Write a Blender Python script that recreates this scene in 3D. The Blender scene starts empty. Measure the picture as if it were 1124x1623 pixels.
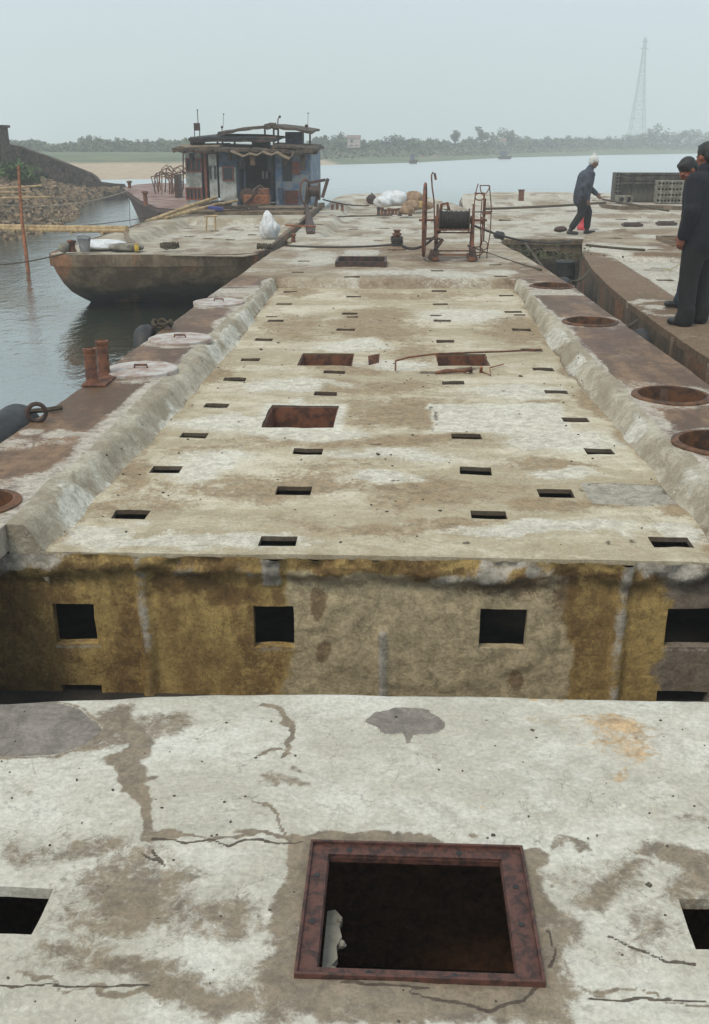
import bpy, bmesh, math, random
import numpy as np
from mathutils import Vector, Matrix, Euler
C = bpy.context.scene
COL = C.collection
PI = math.pi
random.seed(7)

# ------------------------------------------------------------------ camera
FPX = 1578.0; CAMH = 1.75
PITCH = math.atan((811.5-223)/FPX)
YAW = math.atan(73*math.cos(PITCH)/FPX)
cd = bpy.data.cameras.new('camera'); cam = bpy.data.objects.new('camera', cd); COL.objects.link(cam)
cam.location = (0, 0, CAMH); cam.rotation_euler = (PI/2-PITCH, 0, YAW)
cd.sensor_fit = 'VERTICAL'; cd.sensor_height = 36.0; cd.lens = 36.0*FPX/1623.0
cd.clip_start = 0.05; cd.clip_end = 3000
C.camera = cam

# ------------------------------------------------------------------ light
SUN_EL = math.radians(58); SUN_AZ = math.radians(215)   # azimuth clockwise from +Y: behind the camera, to the left
W = bpy.data.worlds.new('World'); C.world = W; W.use_nodes = True
wn = W.node_tree; bg = wn.nodes['Background']
sky = wn.nodes.new('ShaderNodeTexSky'); sky.sky_type = 'NISHITA'; sky.sun_disc = False
sky.sun_elevation = SUN_EL; sky.sun_rotation = SUN_AZ; sky.dust_density = 4.0; sky.air_density = 1.0
mx = wn.nodes.new('ShaderNodeMix'); mx.data_type = 'RGBA'
mx.inputs[0].default_value = 0.85
wn.links.new(sky.outputs[0], mx.inputs[6]); mx.inputs[7].default_value = (7.0, 8.35, 9.2, 1)   # cloud cover
wn.links.new(mx.outputs[2], bg.inputs[0]); bg.inputs[1].default_value = 0.1
sd = bpy.data.lights.new('sun', 'SUN'); sd.energy = 2.0; sd.angle = math.radians(20); sd.color = (1, .93, .80)
so = bpy.data.objects.new('sun', sd); COL.objects.link(so)
sdir = Vector((math.sin(SUN_AZ)*math.cos(SUN_EL), math.cos(SUN_AZ)*math.cos(SUN_EL), math.sin(SUN_EL)))
so.rotation_euler = sdir.to_track_quat('Z', 'Y').to_euler()
C.view_settings.view_transform = 'Standard'; C.view_settings.look = 'None'
C.view_settings.exposure = 0.0; C.view_settings.gamma = 1.0
C.render.engine = 'CYCLES'
C.cycles.volume_bounces = 6; C.cycles.max_bounces = 12

def P(px, py, z):
    """point of the plane at height z lying in a direction measured on the photograph"""
    u = (px-562)/FPX; v = (811.5-py)/FPX
    cp, sp, ca, sa = math.cos(PITCH), math.sin(PITCH), math.cos(YAW), math.sin(YAW)
    F = Vector((-sa*cp, ca*cp, -sp)); R = Vector((ca, sa, 0)); U = R.cross(F)
    d = F + u*R + v*U; t = (z-CAMH)/d.z
    return Vector((d.x*t, d.y*t, z))

# ------------------------------------------------------------------ numpy noise
_rng = np.random.RandomState(3)
_T = _rng.rand(256, 256)
def vnoise(x, y):
    xi = np.floor(x).astype(int); yi = np.floor(y).astype(int)
    fx = x-xi; fy = y-yi; fx = fx*fx*(3-2*fx); fy = fy*fy*(3-2*fy)
    a = _T[xi % 256, yi % 256]; b = _T[(xi+1) % 256, yi % 256]; c = _T[xi % 256, (yi+1) % 256]; d = _T[(xi+1) % 256, (yi+1) % 256]
    return (a*(1-fx)+b*fx)*(1-fy)+(c*(1-fx)+d*fx)*fy-.5
def fbm(x, y, o=4):
    s = 0; a = 1
    for i in range(o):
        s = s+a*vnoise(x+17.3*i, y+9.1*i); x = x*2.03; y = y*2.03; a *= .5
    return s
def sstep(a, b, x):
    t = np.clip((x-a)/(b-a), 0, 1); return t*t*(3-2*t)

# ------------------------------------------------------------------ shader helpers
def nd(nt, typ, props=None, **ins):
    n = nt.nodes.new('ShaderNode'+typ)
    for k, v in (props or {}).items(): setattr(n, k, v)
    for k, v in ins.items():
        key = int(k[1:]) if k[0] == 'i' and k[1:].isdigit() else k.replace('_', ' ')
        s = n.inputs[key]
        if isinstance(v, bpy.types.NodeSocket): nt.links.new(v, s)
        else:
            if isinstance(v, tuple) and len(v) == 3 and s.type == 'RGBA': v = (*v, 1)
            s.default_value = v
    return n
def newmat(name):
    m = bpy.data.materials.new(name); m.use_nodes = True; nt = m.node_tree
    return m, nt, nt.nodes['Principled BSDF']
def mixc(nt, f, a, b, mode='MIX'):
    return nd(nt, 'Mix', {'data_type': 'RGBA', 'blend_type': mode}, i0=f, i6=a, i7=b).outputs[2]
def mth(nt, op, a, b=0.0, c=0.0, clamp=False):
    return nd(nt, 'Math', {'operation': op, 'use_clamp': clamp}, i0=a, i1=b, i2=c).outputs[0]
def ramp(nt, x, lo, hi, a=0.0, b=1.0):
    return nd(nt, 'MapRange', {'interpolation_type': 'SMOOTHSTEP'}, i0=x, i1=lo, i2=hi, i3=a, i4=b).outputs[0]
def noise(nt, vec, sc, det=6, ro=.6, dist=0.0):
    return nd(nt, 'TexNoise', {}, Vector=vec, Scale=sc, Detail=det, Roughness=ro, Distortion=dist).outputs[0]
def objco(nt, scale=(1, 1, 1)):
    tc = nt.nodes.new('ShaderNodeTexCoord')
    return nd(nt, 'Mapping', {}, Vector=tc.outputs['Object'], Scale=scale).outputs[0]
def finish(nt, bs, col, rough, height=None, strength=.5, dist=.01):
    if isinstance(col, bpy.types.NodeSocket): nt.links.new(col, bs.inputs['Base Color'])
    else: bs.inputs['Base Color'].default_value = (*col, 1)
    if isinstance(rough, bpy.types.NodeSocket): nt.links.new(rough, bs.inputs['Roughness'])
    else: bs.inputs['Roughness'].default_value = rough
    if height is not None:
        b = nd(nt, 'Bump', {}, Strength=strength, Distance=dist, Height=height)
        nt.links.new(b.outputs[0], bs.inputs['Normal'])

def concrete(name, pale, mid, stains=(), sc=1.0, streak=(1, 1, 1), spots=.17, bump=.5, rough=.85, lo=.42, hi=.60, pits=True):
    """stains: (channel 0-3 of the 'mask' attribute, colour, noise scale, noise amount)"""
    m, nt, bs = newmat(name)
    co = objco(nt, streak); co1 = objco(nt)
    n1 = noise(nt, co, 1.1*sc, 8, .62, .6); n2 = noise(nt, co1, 7*sc, 8, .68, .4); n3 = noise(nt, co1, 70, 4, .7); n4 = noise(nt, co, 3.1*sc, 6, .6, 1.2)
    t = ramp(nt, mth(nt, 'MULTIPLY_ADD', n2, .35, mth(nt, 'MULTIPLY', n1, .7)), lo, hi)
    c = mixc(nt, t, pale, mid)
    c = mixc(nt, ramp(nt, n4, .55, .72, 0, .35), c, tuple(min(1, x*1.18) for x in pale))
    n5 = noise(nt, co, 2.1*sc, 12, .78, 1.6); n6 = noise(nt, co1, 26, 8, .8, .6); n7 = noise(nt, co, 5.5*sc, 12, .8, .8)
    c = mixc(nt, ramp(nt, n5, .50, .64, 0, .55), c, tuple(q*.78 for q in mid))
    c = mixc(nt, ramp(nt, n6, .50, .66, 0, .5), c, tuple(q*.70 for q in mid))
    c = mixc(nt, ramp(nt, n7, .54, .64, 0, .55), c, tuple(q*.66 for q in mid))
    c = mixc(nt, ramp(nt, n7, .44, .36, 0, .5), c, tuple(min(1, x*1.14) for x in pale))
    # hairline crazing
    rid = mth(nt, 'ABSOLUTE', mth(nt, 'SUBTRACT', noise(nt, co1, 1.7*sc, 7, .6, .5), .5))
    c = mixc(nt, mth(nt, 'MULTIPLY', ramp(nt, rid, .0045, .0, 0, .6), ramp(nt, n4, .44, .56)), c, tuple(q*.38 for q in mid))
    if stains:
        at = nd(nt, 'Attribute', {'attribute_name': 'mask'})
        sp = nd(nt, 'SeparateColor', {}, Color=at.outputs['Color'])
        chans = [sp.outputs[0], sp.outputs[1], sp.outputs[2], at.outputs['Alpha']]
        wet = None
        for (ch, colr, ns, amt) in stains:
            nn = noise(nt, co1, ns, 9, .68, .5)
            big = amt > .55
            n9 = noise(nt, co1, ns*5.5, 8, .8, .8); n30 = noise(nt, co1, 55, 5, .8)
            def cen(n, k): return mth(nt, 'MULTIPLY', mth(nt, 'SUBTRACT', n, .5), k)
            x = mth(nt, 'ADD', mth(nt, 'ADD', chans[ch], cen(nn, amt*1.8)), mth(nt, 'ADD', cen(n9, amt*2.4), cen(n30, amt*1.3)))
            x = mth(nt, 'MULTIPLY', x, ramp(nt, chans[ch], 0.01, .12))
            f = ramp(nt, x, *((.24, .86) if big else (.38, .62)))
            var = mixc(nt, ramp(nt, noise(nt, co1, 15, 9, .8, .6), .36, .66), tuple(q*1.2 for q in colr), tuple(q*.55 for q in colr))
            c = mixc(nt, mth(nt, 'MULTIPLY', f, (.70 if ch == 1 else .88) if big else .95), c, var)
    c = mixc(nt, 1.0, c, nd(nt, 'CombineColor', {}, Red=ramp(nt, n3, .25, .75, 1-spots, 1+spots), Green=ramp(nt, n3, .25, .75, 1-spots, 1+spots), Blue=ramp(nt, n3, .25, .75, 1-spots, 1+spots)).outputs[0], 'MULTIPLY')
    if pits:   # small dark pits and chips
        v = nd(nt, 'TexVoronoi', {}, Vector=co1, Scale=9.0, Randomness=1.0)
        pit = ramp(nt, mth(nt, 'ADD', v.outputs['Distance'], mth(nt, 'MULTIPLY', n2, .2)), .10, .17, .55, 0)
        pit = mth(nt, 'MULTIPLY', pit, ramp(nt, n4, .5, .6))
        c = mixc(nt, pit, c, tuple(q*.42 for q in mid))
    h = mth(nt, 'ADD', mth(nt, 'MULTIPLY', n2, 1.6), mth(nt, 'MULTIPLY', n3, .45))
    finish(nt, bs, c, rough, h, bump, .012)
    return m

def simple(name, a, b, sc=20, rough=.7, bump=.3, metal=0.0, spec=.5, streak=(1, 1, 1), lo=.4, hi=.62):
    m, nt, bs = newmat(name); co = objco(nt, streak)
    n = noise(nt, co, sc, 7, .65, .3); n2 = noise(nt, co, sc*5, 4, .6)
    c = mixc(nt, ramp(nt, n, lo, hi), a, b)
    c = mixc(nt, ramp(nt, n2, .5, .8, 0, .3), c, tuple(x*.6 for x in b))
    bs.inputs['Metallic'].default_value = metal; bs.inputs['Specular IOR Level'].default_value = spec
    finish(nt, bs, c, rough, mth(nt, 'ADD', n, mth(nt, 'MULTIPLY', n2, .4)), bump, .01)
    return m

# ------------------------------------------------------------------ mesh helpers
class MB:
    def __init__(s): s.v = []; s.f = []
    def add(s, vs, fs):
        o = len(s.v); s.v += [tuple(v) for v in vs]; s.f += [tuple(i+o for i in f) for f in fs]; return s
    def box(s, c, size, rot=(0, 0, 0), taper=1.0):
        M = Euler(rot).to_matrix(); hx, hy, hz = (q/2 for q in size); c = Vector(c); vs = []
        for z in (-1, 1):
            k = taper if z > 0 else 1.0
            for x, y in ((-1, -1), (1, -1), (1, 1), (-1, 1)): vs.append(c+M @ Vector((x*hx*k, y*hy*k, z*hz)))
        return s.add(vs, [(3, 2, 1, 0), (4, 5, 6, 7), (0, 1, 5, 4), (1, 2, 6, 5), (2, 3, 7, 6), (3, 0, 4, 7)])
    def beam(s, a, b, w, h, up=(0, 0, 1)):
        a = Vector(a); b = Vector(b); d = (b-a).normalized(); x = d.cross(Vector(up))
        if x.length < 1e-4: x = d.cross(Vector((1, 0, 0)))
        x.normalize(); y = x.cross(d); vs = []
        for p in (a, b):
            for i, j in ((-1, -1), (1, -1), (1, 1), (-1, 1)): vs.append(p+x*i*w/2+y*j*h/2)
        return s.add(vs, [(3, 2, 1, 0), (4, 5, 6, 7), (0, 1, 5, 4), (1, 2, 6, 5), (2, 3, 7, 6), (3, 0, 4, 7)])
    def tube(s, pts, r, seg=8, cap=True):
        pts = [Vector(p) for p in pts]; n = len(pts); rr = r if isinstance(r, (list, tuple)) else [r]*n
        vs = []; ref = None
        for i, p in enumerate(pts):
            d = (pts[min(i+1, n-1)]-pts[max(i-1, 0)])
            d = d.normalized() if d.length > 1e-9 else Vector((0, 0, 1))
            if ref is None: ref = Vector((0, 0, 1)) if abs(d.z) < .9 else Vector((1, 0, 0))
            x = d.cross(ref)
            if x.length < 1e-3: x = d.cross(Vector((0, 1, 0)))
            x.normalize(); y = d.cross(x); ref = x.cross(d)
            for k in range(seg):
                a = 2*PI*k/seg; vs.append(p+(x*math.cos(a)+y*math.sin(a))*rr[i])
        fs = [(i*seg+k, i*seg+(k+1) % seg, (i+1)*seg+(k+1) % seg, (i+1)*seg+k) for i in range(n-1) for k in range(seg)]
        if cap: fs += [tuple(range(seg))[::-1], tuple(range((n-1)*seg, n*seg))]
        return s.add(vs, fs)
    def lathe(s, c, prof, seg=20, axis='z', closed=False):
        vs = []; c = Vector(c)
        for (r, h) in prof:
            for k in range(seg):
                a = 2*PI*k/seg; q = (r*math.cos(a), r*math.sin(a), h)
                if axis == 'x': q = (q[2], q[0], q[1])
                if axis == 'y': q = (q[0], q[2], q[1])
                vs.append(c+Vector(q))
        n = len(prof); L = n if closed else n-1
        fs = [(i*seg+k, i*seg+(k+1) % seg, ((i+1) % n)*seg+(k+1) % seg, ((i+1) % n)*seg+k) for i in range(L) for k in range(seg)]
        if not closed: fs += [tuple(range(seg))[::-1], tuple(range((n-1)*seg, n*seg))]
        return s.add(vs, fs)
    def ball(s, c, r, seg=10, rings=7, rot=(0, 0, 0), jit=0.0):
        r = r if isinstance(r, (tuple, list)) else (r, r, r); M = Euler(rot).to_matrix(); c = Vector(c)
        vs = [c+M @ Vector((0, 0, -r[2]))]
        for i in range(1, rings):
            t = -PI/2+PI*i/rings
            for k in range(seg):
                a = 2*PI*k/seg; j = 1+random.uniform(-jit, jit)
                vs.append(c+M @ Vector((r[0]*math.cos(t)*math.cos(a)*j, r[1]*math.cos(t)*math.sin(a)*j, r[2]*math.sin(t)*j)))
        vs.append(c+M @ Vector((0, 0, r[2]))); fs = []
        for k in range(seg): fs.append((0, 1+(k+1) % seg, 1+k))
        for i in range(rings-2):
            for k in range(seg):
                a = 1+i*seg+k; b = 1+i*seg+(k+1) % seg; fs.append((a, b, b+seg, a+seg))
        o = 1+(rings-2)*seg
        for k in range(seg): fs.append((o+k, o+(k+1) % seg, len(vs)-1))
        return s.add(vs, fs)
    def prism(s, poly, z0, z1):
        n = len(poly); vs = [(p[0], p[1], z0) for p in poly]+[(p[0], p[1], z1) for p in poly]
        return s.add(vs, [tuple(range(n))[::-1], tuple(range(n, 2*n))]+[(i, (i+1) % n, n+(i+1) % n, n+i) for i in range(n)])
    def build(s, name, mat, parent=None, smooth=False, bevel=0.0):
        me = bpy.data.meshes.new(name); me.from_pydata([tuple(v) for v in s.v], [], s.f); me.materials.append(mat)
        bm = bmesh.new(); bm.from_mesh(me); bmesh.ops.recalc_face_normals(bm, faces=bm.faces[:]); bm.to_mesh(me); bm.free()
        if smooth:
            me.shade_smooth()
            try: me.set_sharp_from_angle(angle=math.radians(50))
            except Exception: pass
        o = bpy.data.objects.new(name, me); COL.objects.link(o)
        if bevel:
            b = o.modifiers.new('b', 'BEVEL'); b.width = bevel; b.segments = 2; b.limit_method = 'ANGLE'
        if parent is not None: adopt(o, parent)
        return o
def adopt(o, parent):
    o.parent = parent
    bpy.context.view_layer.update()
    o.matrix_parent_inverse = parent.matrix_world.inverted()
def empty(name, loc, label, cat, group=None, rz=0):
    o = bpy.data.objects.new(name, None); COL.objects.link(o); o.location = loc; o.rotation_euler = (0, 0, rz); o.empty_display_size = .1
    o['label'] = label; o['category'] = cat
    if group: o['group'] = group
    bpy.context.view_layer.update()
    return o
def tag(o, label, cat, group=None, kind=None):
    if kind: o['kind'] = kind
    if label: o['label'] = label
    if cat: o['category'] = cat
    if group: o['group'] = group
    return o
def copy_tree(o, parent=None):
    c = o.copy(); COL.objects.link(c)
    if parent is not None: c.parent = parent
    for ch in list(o.children): copy_tree(ch, c)
    return c
def setmask(me, arr):
    a = me.color_attributes.new('mask', 'FLOAT_COLOR', 'POINT'); a.data.foreach_set('color', arr.astype(np.float32).ravel())

# ------------------------------------------------------------------ stain shapes (world space)
def warp(X, Y, amp=.03, sc=7.0):
    return X+amp*2*fbm(X*sc+3.1, Y*sc+8.7), Y+amp*2*fbm(X*sc+41.3, Y*sc+27.9)
def m_ell(X, Y, c, r, soft=.35, s=1.0, ang=0.0):
    dx = X-c[0]; dy = Y-c[1]; ca, sa = math.cos(ang), math.sin(ang)
    d = np.sqrt(((dx*ca+dy*sa)/r[0])**2+((-dx*sa+dy*ca)/r[1])**2)
    return s*(1-sstep(1-soft, 1+soft, d))
def m_line(X, Y, pts, ws, soft=.5, s=1.0):
    out = np.zeros_like(X)
    for (p, q, w0, w1) in zip(pts[:-1], pts[1:], ws[:-1], ws[1:]):
        ax, ay = p[0], p[1]; bx, by = q[0]-ax, q[1]-ay; L = bx*bx+by*by+1e-9
        t = np.clip(((X-ax)*bx+(Y-ay)*by)/L, 0, 1)
        d = np.hypot(X-ax-t*bx, Y-ay-t*by)/(w0+(w1-w0)*t)
        out = np.maximum(out, s*(1-sstep(1-soft, 1+soft, d)))
    return out
def pixell(px, py, rx, ry, z):
    c = P(px, py, z); a = P(px+rx, py, z); b = P(px, py-ry, z); d = P(px, py+ry, z)
    return (c.x, (b.y+d.y)/2), (abs(a.x-c.x), abs(b.y-d.y)/2)

# ------------------------------------------------------------------ deck sheets
def axis(lo, hi, step, extra=()):
    n = max(1, int(round((hi-lo)/step))); a = list(np.linspace(lo, hi, n+1))
    for e in extra:
        if lo < e < hi:
            i = int(np.argmin([abs(q-e) for q in a]))
            if abs(a[i]-e) < step*.45 and 0 < i < len(a)-1 and a[i] not in extra: a[i] = e
            else: a.append(e)
    return np.array(sorted(set(a)))
def sheet(name, xs, ys, zf, mat, parent, mask=None, holes=(), circ=(), XL=None, XR=None, thick=.05, wob=.005, skirt=None, smooth=True, hole_shade=True):
    """a slab top on a grid with real openings; every rim gets an edge of the slab's thickness"""
    nx, ny = len(xs), len(ys); X, Y = np.meshgrid(xs, ys)
    xl = XL(Y) if XL else np.full_like(Y, xs[0]); xr = XR(Y) if XR else np.full_like(Y, xs[-1])
    xc = (xs[:-1]+xs[1:])/2; yc = (ys[:-1]+ys[1:])/2; XC, YC = np.meshgrid(xc, yc)
    keep = np.ones_like(XC, bool)
    ylm = XL(YC) if XL else np.full_like(YC, xs[0]); yrm = XR(YC) if XR else np.full_like(YC, xs[-1])
    keep &= (xs[1:][None, :] > ylm+1e-5) & (xs[:-1][None, :] < yrm-1e-5)
    inout = np.zeros((ny+1, nx+1), bool); inout[1:ny, 1:nx] = keep
    for (x0, x1, y0, y1) in holes: keep &= ~((XC > x0) & (XC < x1) & (YC > y0) & (YC < y1))
    for (cx, cy, r) in circ: keep &= ((XC-cx)**2+(YC-cy)**2 > r*r)
    X = np.clip(X, xl, xr)
    Xw = X+wob*2*vnoise(X*9+5, Y*9+2); Yw = Y+wob*2*vnoise(X*9+55, Y*9+32)
    Z = zf(X, Y)
    V = np.stack([Xw, Yw, Z], -1).reshape(-1, 3)
    idx = np.arange(nx*ny).reshape(ny, nx)
    q = np.stack([idx[:-1, :-1], idx[:-1, 1:], idx[1:, 1:], idx[1:, :-1]], -1)
    F = [tuple(int(i) for i in r) for r in q[keep]]
    extra = []; nf = []
    kp = np.zeros((ny+1, nx+1), bool); kp[1:ny, 1:nx] = keep
    base = len(V); vd = {}
    def dv(i, low, d, darkened=False):
        k = (i, low, d, darkened)
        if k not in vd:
            p = V[i]; vd[k] = base+len(extra); extra.append((p[0], p[1], p[2]-(d if low else 0), i, darkened))
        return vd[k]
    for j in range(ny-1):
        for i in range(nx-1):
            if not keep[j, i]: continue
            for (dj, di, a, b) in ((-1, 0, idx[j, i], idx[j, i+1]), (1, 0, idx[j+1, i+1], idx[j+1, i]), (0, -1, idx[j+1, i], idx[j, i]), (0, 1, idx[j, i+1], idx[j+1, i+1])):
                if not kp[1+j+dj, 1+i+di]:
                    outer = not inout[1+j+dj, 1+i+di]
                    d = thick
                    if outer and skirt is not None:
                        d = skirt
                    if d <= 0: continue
                    g = hole_shade and not outer; nf.append((dv(a, 0, d, g), dv(a, 1, d, g), dv(b, 1, d, g), dv(b, 0, d, g)))
    allv = np.concatenate([V, np.array([e[:3] for e in extra]).reshape(-1, 3)]) if extra else V
    me = bpy.data.meshes.new(name); me.from_pydata(allv.tolist(), [], F+nf); me.materials.append(mat)
    if mask is not None:
        mk = mask(X.ravel(), Y.ravel())
        if extra:
            me_ = mk[[e[3] for e in extra]]; shade_v = np.array([e[4] for e in extra]); me_[shade_v, 3] = 1.6; mk = np.concatenate([mk, me_])  # hole walls get a dark tint: their shade is put into the mask
        setmask(me, mk)
    bm = bmesh.new(); bm.from_mesh(me)
    bmesh.ops.delete(bm, geom=[v for v in bm.verts if not v.link_faces], context='VERTS')
    bmesh.ops.dissolve_degenerate(bm, dist=1e-6, edges=bm.edges[:])
    bm.to_mesh(me); bm.free()
    if smooth: me.shade_smooth()
    o = bpy.data.objects.new(name, me); COL.objects.link(o)
    if parent is not None: adopt(o, parent)
    return o
def wallsheet(name, a, b, z0, z1, step, off, mat, parent, mask=None, holes=(), thick=.05):
    """an upright slab from a to b; holes in (distance along, z); off(U, Z) pushes the face towards its front"""
    a = Vector((a[0], a[1], 0)); b = Vector((b[0], b[1], 0)); L = (b-a).length; d = (b-a)/L; n = Vector((d.y, -d.x, 0))
    us = axis(0, L, step, [h[0] for h in holes]+[h[1] for h in holes]); zs = axis(z0, z1, step, [h[2] for h in holes]+[h[3] for h in holes])
    U, Z = np.meshgrid(us, zs); O = off(U, Z) if off else U*0
    keep = np.ones((len(zs)-1, len(us)-1), bool); UC, ZC = np.meshgrid((us[1:]+us[:-1])/2, (zs[1:]+zs[:-1])/2)
    for h in holes: keep &= ~((UC > h[0]) & (UC < h[1]) & (ZC > h[2]) & (ZC < h[3]))
    Uw = U+.008*vnoise(U*9, Z*9); Zw = Z+.008*vnoise(U*9+31, Z*9+7)
    V = np.stack([a.x+d.x*Uw+n.x*O, a.y+d.y*Uw+n.y*O, Zw], -1).reshape(-1, 3)
    idx = np.arange(U.size).reshape(U.shape)
    F = [tuple(int(i) for i in r) for r in np.stack([idx[:-1, :-1], idx[:-1, 1:], idx[1:, 1:], idx[1:, :-1]], -1)[keep]]
    ex = []; nf = []; src = []
    J, I = keep.shape
    for j in range(J):
        for i in range(I):
            if not keep[j, i]: continue
            for (jj, ii, p, q) in ((j-1, i, idx[j, i], idx[j, i+1]), (j+1, i, idx[j+1, i+1], idx[j+1, i]), (j, i-1, idx[j+1, i], idx[j, i]), (j, i+1, idx[j, i+1], idx[j+1, i+1])):
                if not (0 <= jj < J and 0 <= ii < I) or keep[jj, ii]: continue
                o = len(V)+len(ex)
                for k, w in ((p, 0), (p, 1), (q, 1), (q, 0)): ex.append(V[k]-np.array([n.x, n.y, 0])*thick*w); src.append(int(k))
                nf.append((o, o+1, o+2, o+3))
    allv = np.concatenate([V, np.array(ex).reshape(-1, 3)]) if ex else V
    me = bpy.data.meshes.new(name); me.from_pydata(allv.tolist(), [], F+nf); me.materials.append(mat)
    if mask is not None:
        mk = mask(U.ravel(), Z.ravel())
        if ex: mk = np.concatenate([mk, mk[src]])
        setmask(me, mk)
    bm = bmesh.new(); bm.from_mesh(me); bmesh.ops.delete(bm, geom=[v for v in bm.verts if not v.link_faces], context='VERTS'); bm.to_mesh(me); bm.free()
    me.shade_smooth()
    o = bpy.data.objects.new(name, me); COL.objects.link(o); adopt(o, parent)
    return o
def mixfbm(X, Y, sx, sy): return fbm(X*sx+2.2, Y*sy+5.5)

# ------------------------------------------------------------------ materials
BROWN = (.19, .125, .068); RUSTW = (.17, .088, .058); DAMP = (.16, .125, .088); MAUVE = (.205, .18, .165); OCHRE = (.30, .185, .06)
M = {}
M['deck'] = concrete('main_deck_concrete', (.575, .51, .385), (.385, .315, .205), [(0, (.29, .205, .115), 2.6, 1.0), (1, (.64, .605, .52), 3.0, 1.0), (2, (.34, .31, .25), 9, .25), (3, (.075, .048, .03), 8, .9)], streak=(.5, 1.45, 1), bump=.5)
M['curb'] = concrete('curb_mortar', (.49, .44, .345), (.31, .26, .185), [(0, (.62, .59, .51), 5, .8), (3, (.20, .14, .085), 9, 1.0)], sc=1.6, bump=1.0)
M['side'] = concrete('side_deck_rusty', (.235, .135, .068), (.105, .056, .028), [(0, (.50, .44, .36), 3.2, 1.0), (3, (.11, .055, .035), 6, .9)], sc=1.5, streak=(1.6, .6, 1), bump=.35, rough=.6, lo=.42, hi=.58)
M['fore'] = concrete('near_deck_concrete', (.61, .58, .505), (.46, .425, .345), [(1, (.20, .168, .142), 30, .12), (2, (.50, .33, .17), 5, .9), (0, (.205, .152, .098), 5, .75), (3, (.085, .062, .045), 14, .22)], sc=1.3, streak=(.8, 1.3, 1), bump=.5)
M['wall'] = concrete('bulkhead_plaster', (.47, .325, .115), (.23, .14, .048), [(0, (.50, .41, .26), 4, .6), (1, (.13, .065, .022), 6, 1.0), (2, (.21, .175, .15), 4, .6), (3, (.46, .42, .36), 9, .7)], sc=3.0, streak=(1.5, 1.5, .45), bump=.45, lo=.42, hi=.66)
M['hull'] = concrete('hull_concrete', (.19, .14, .088), (.085, .055, .033), [(0, (.012, .010, .007), 4, .7), (3, (.27, .12, .055), 6, .9)], sc=1.6, streak=(1.6, 1.6, .5), bump=.7)
M['b_pale'] = concrete('barge_concrete_pale', (.46, .415, .33), (.29, .235, .16), [(0, (.27, .205, .14), 3.4, 1.1), (1, (.58, .545, .47), 4, 1.0), (3, (.19, .12, .08), 5, 1.0)], streak=(.8, 1.2, 1), bump=.6)
M['b_brown'] = concrete('barge_concrete_brown', (.38, .315, .225), (.23, .165, .105), [(0, (.165, .098, .052), 3.4, 1.0), (1, (.58, .55, .48), 4, 1.0), (3, (.15, .10, .06), 5, .8)], streak=(.8, 1.2, 1), bump=.6)
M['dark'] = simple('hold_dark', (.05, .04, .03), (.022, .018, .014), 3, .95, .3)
M['rust'] = simple('rusty_steel', (.20, .075, .035), (.075, .032, .022), 14, .75, .5)
M['rustdark'] = simple('dark_rusty_steel', (.085, .042, .030), (.03, .022, .02), 16, .7, .5)
M['rustbright'] = simple('orange_rust', (.33, .115, .040), (.14, .048, .024), 18, .8, .4)
M['rustring'] = simple('manhole_rust', (.16, .066, .026), (.05, .026, .015), 9, .7, .5)
M['redlead'] = simple('red_lead_steel', (.115, .046, .033), (.040, .021, .017), 38, .55, .45, spec=.4)
M['coverpale'] = simple('cover_chalky', (.50, .47, .44), (.34, .25, .21), 9, .85, .3)
M['rubber'] = simple('black_rubber', (.030, .028, .028), (.014, .013, .013), 12, .6, .4)
M['cable'] = simple('greasy_wire', (.035, .028, .022), (.012, .010, .009), 60, .55, .9)
M['rope'] = simple('tarry_rope', (.10, .075, .045), (.040, .030, .020), 50, .9, .9)
M['ropepale'] = simple('pale_rope', (.36, .32, .25), (.20, .17, .12), 50, .9, .5)
M['bamboo'] = simple('bamboo', (.44, .31, .15), (.26, .165, .075), 9, .55, .3, streak=(1, 1, 1))
M['wood'] = simple('weathered_wood', (.27, .20, .13), (.12, .085, .055), 12, .85, .5, streak=(.4, 2, 2))
M['reddoor'] = simple('red_brown_paint', (.24, .060, .035), (.12, .035, .024), 8, .6, .3)
M['bluewall'] = simple('blue_paint_worn', (.10, .165, .28), (.26, .28, .29), 5, .8, .3, lo=.42, hi=.60)
M['bluedark'] = simple('blue_paint_grimy', (.06, .09, .15), (.03, .035, .05), 5, .8, .3)
M['whitewall'] = simple('white_paint_grimy', (.46, .47, .44), (.24, .235, .20), 5, .75, .3)
M['roof'] = simple('rotten_roof_sheet', (.11, .078, .055), (.035, .028, .024), 6, .9, .8)
M['tarp'] = simple('dark_tarpaulin', (.03, .032, .042), (.014, .014, .018), 8, .7, .6)
M['glass'] = simple('dark_glass', (.03, .035, .04), (.02, .022, .028), 3, .2, .02)
M['sack'] = simple('white_woven_sack', (.72, .73, .74), (.55, .55, .55), 9, .7, .6)
M['brownsack'] = simple('brown_sack', (.34, .22, .13), (.19, .125, .08), 9, .85, .7)
M['galv'] = simple('galvanised', (.30, .30, .30), (.17, .165, .16), 14, .5, .3, metal=.3)
M['yellow'] = simple('yellow_plastic', (.55, .36, .03), (.38, .24, .03), 12, .5, .1)
M['redplast'] = simple('red_plastic', (.62, .055, .075), (.42, .03, .04), 10, .45, .3)
M['blueplast'] = simple('blue_plastic', (.05, .06, .30), (.03, .04, .16), 10, .5, .3)
M['brickgrey'] = simple('hollow_block_grey', (.105, .090, .070), (.050, .044, .036), 3, .95, .6)
M['brickpale'] = simple('hollow_block_pale', (.25, .225, .18), (.13, .115, .09), 5, .95, .6)

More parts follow.
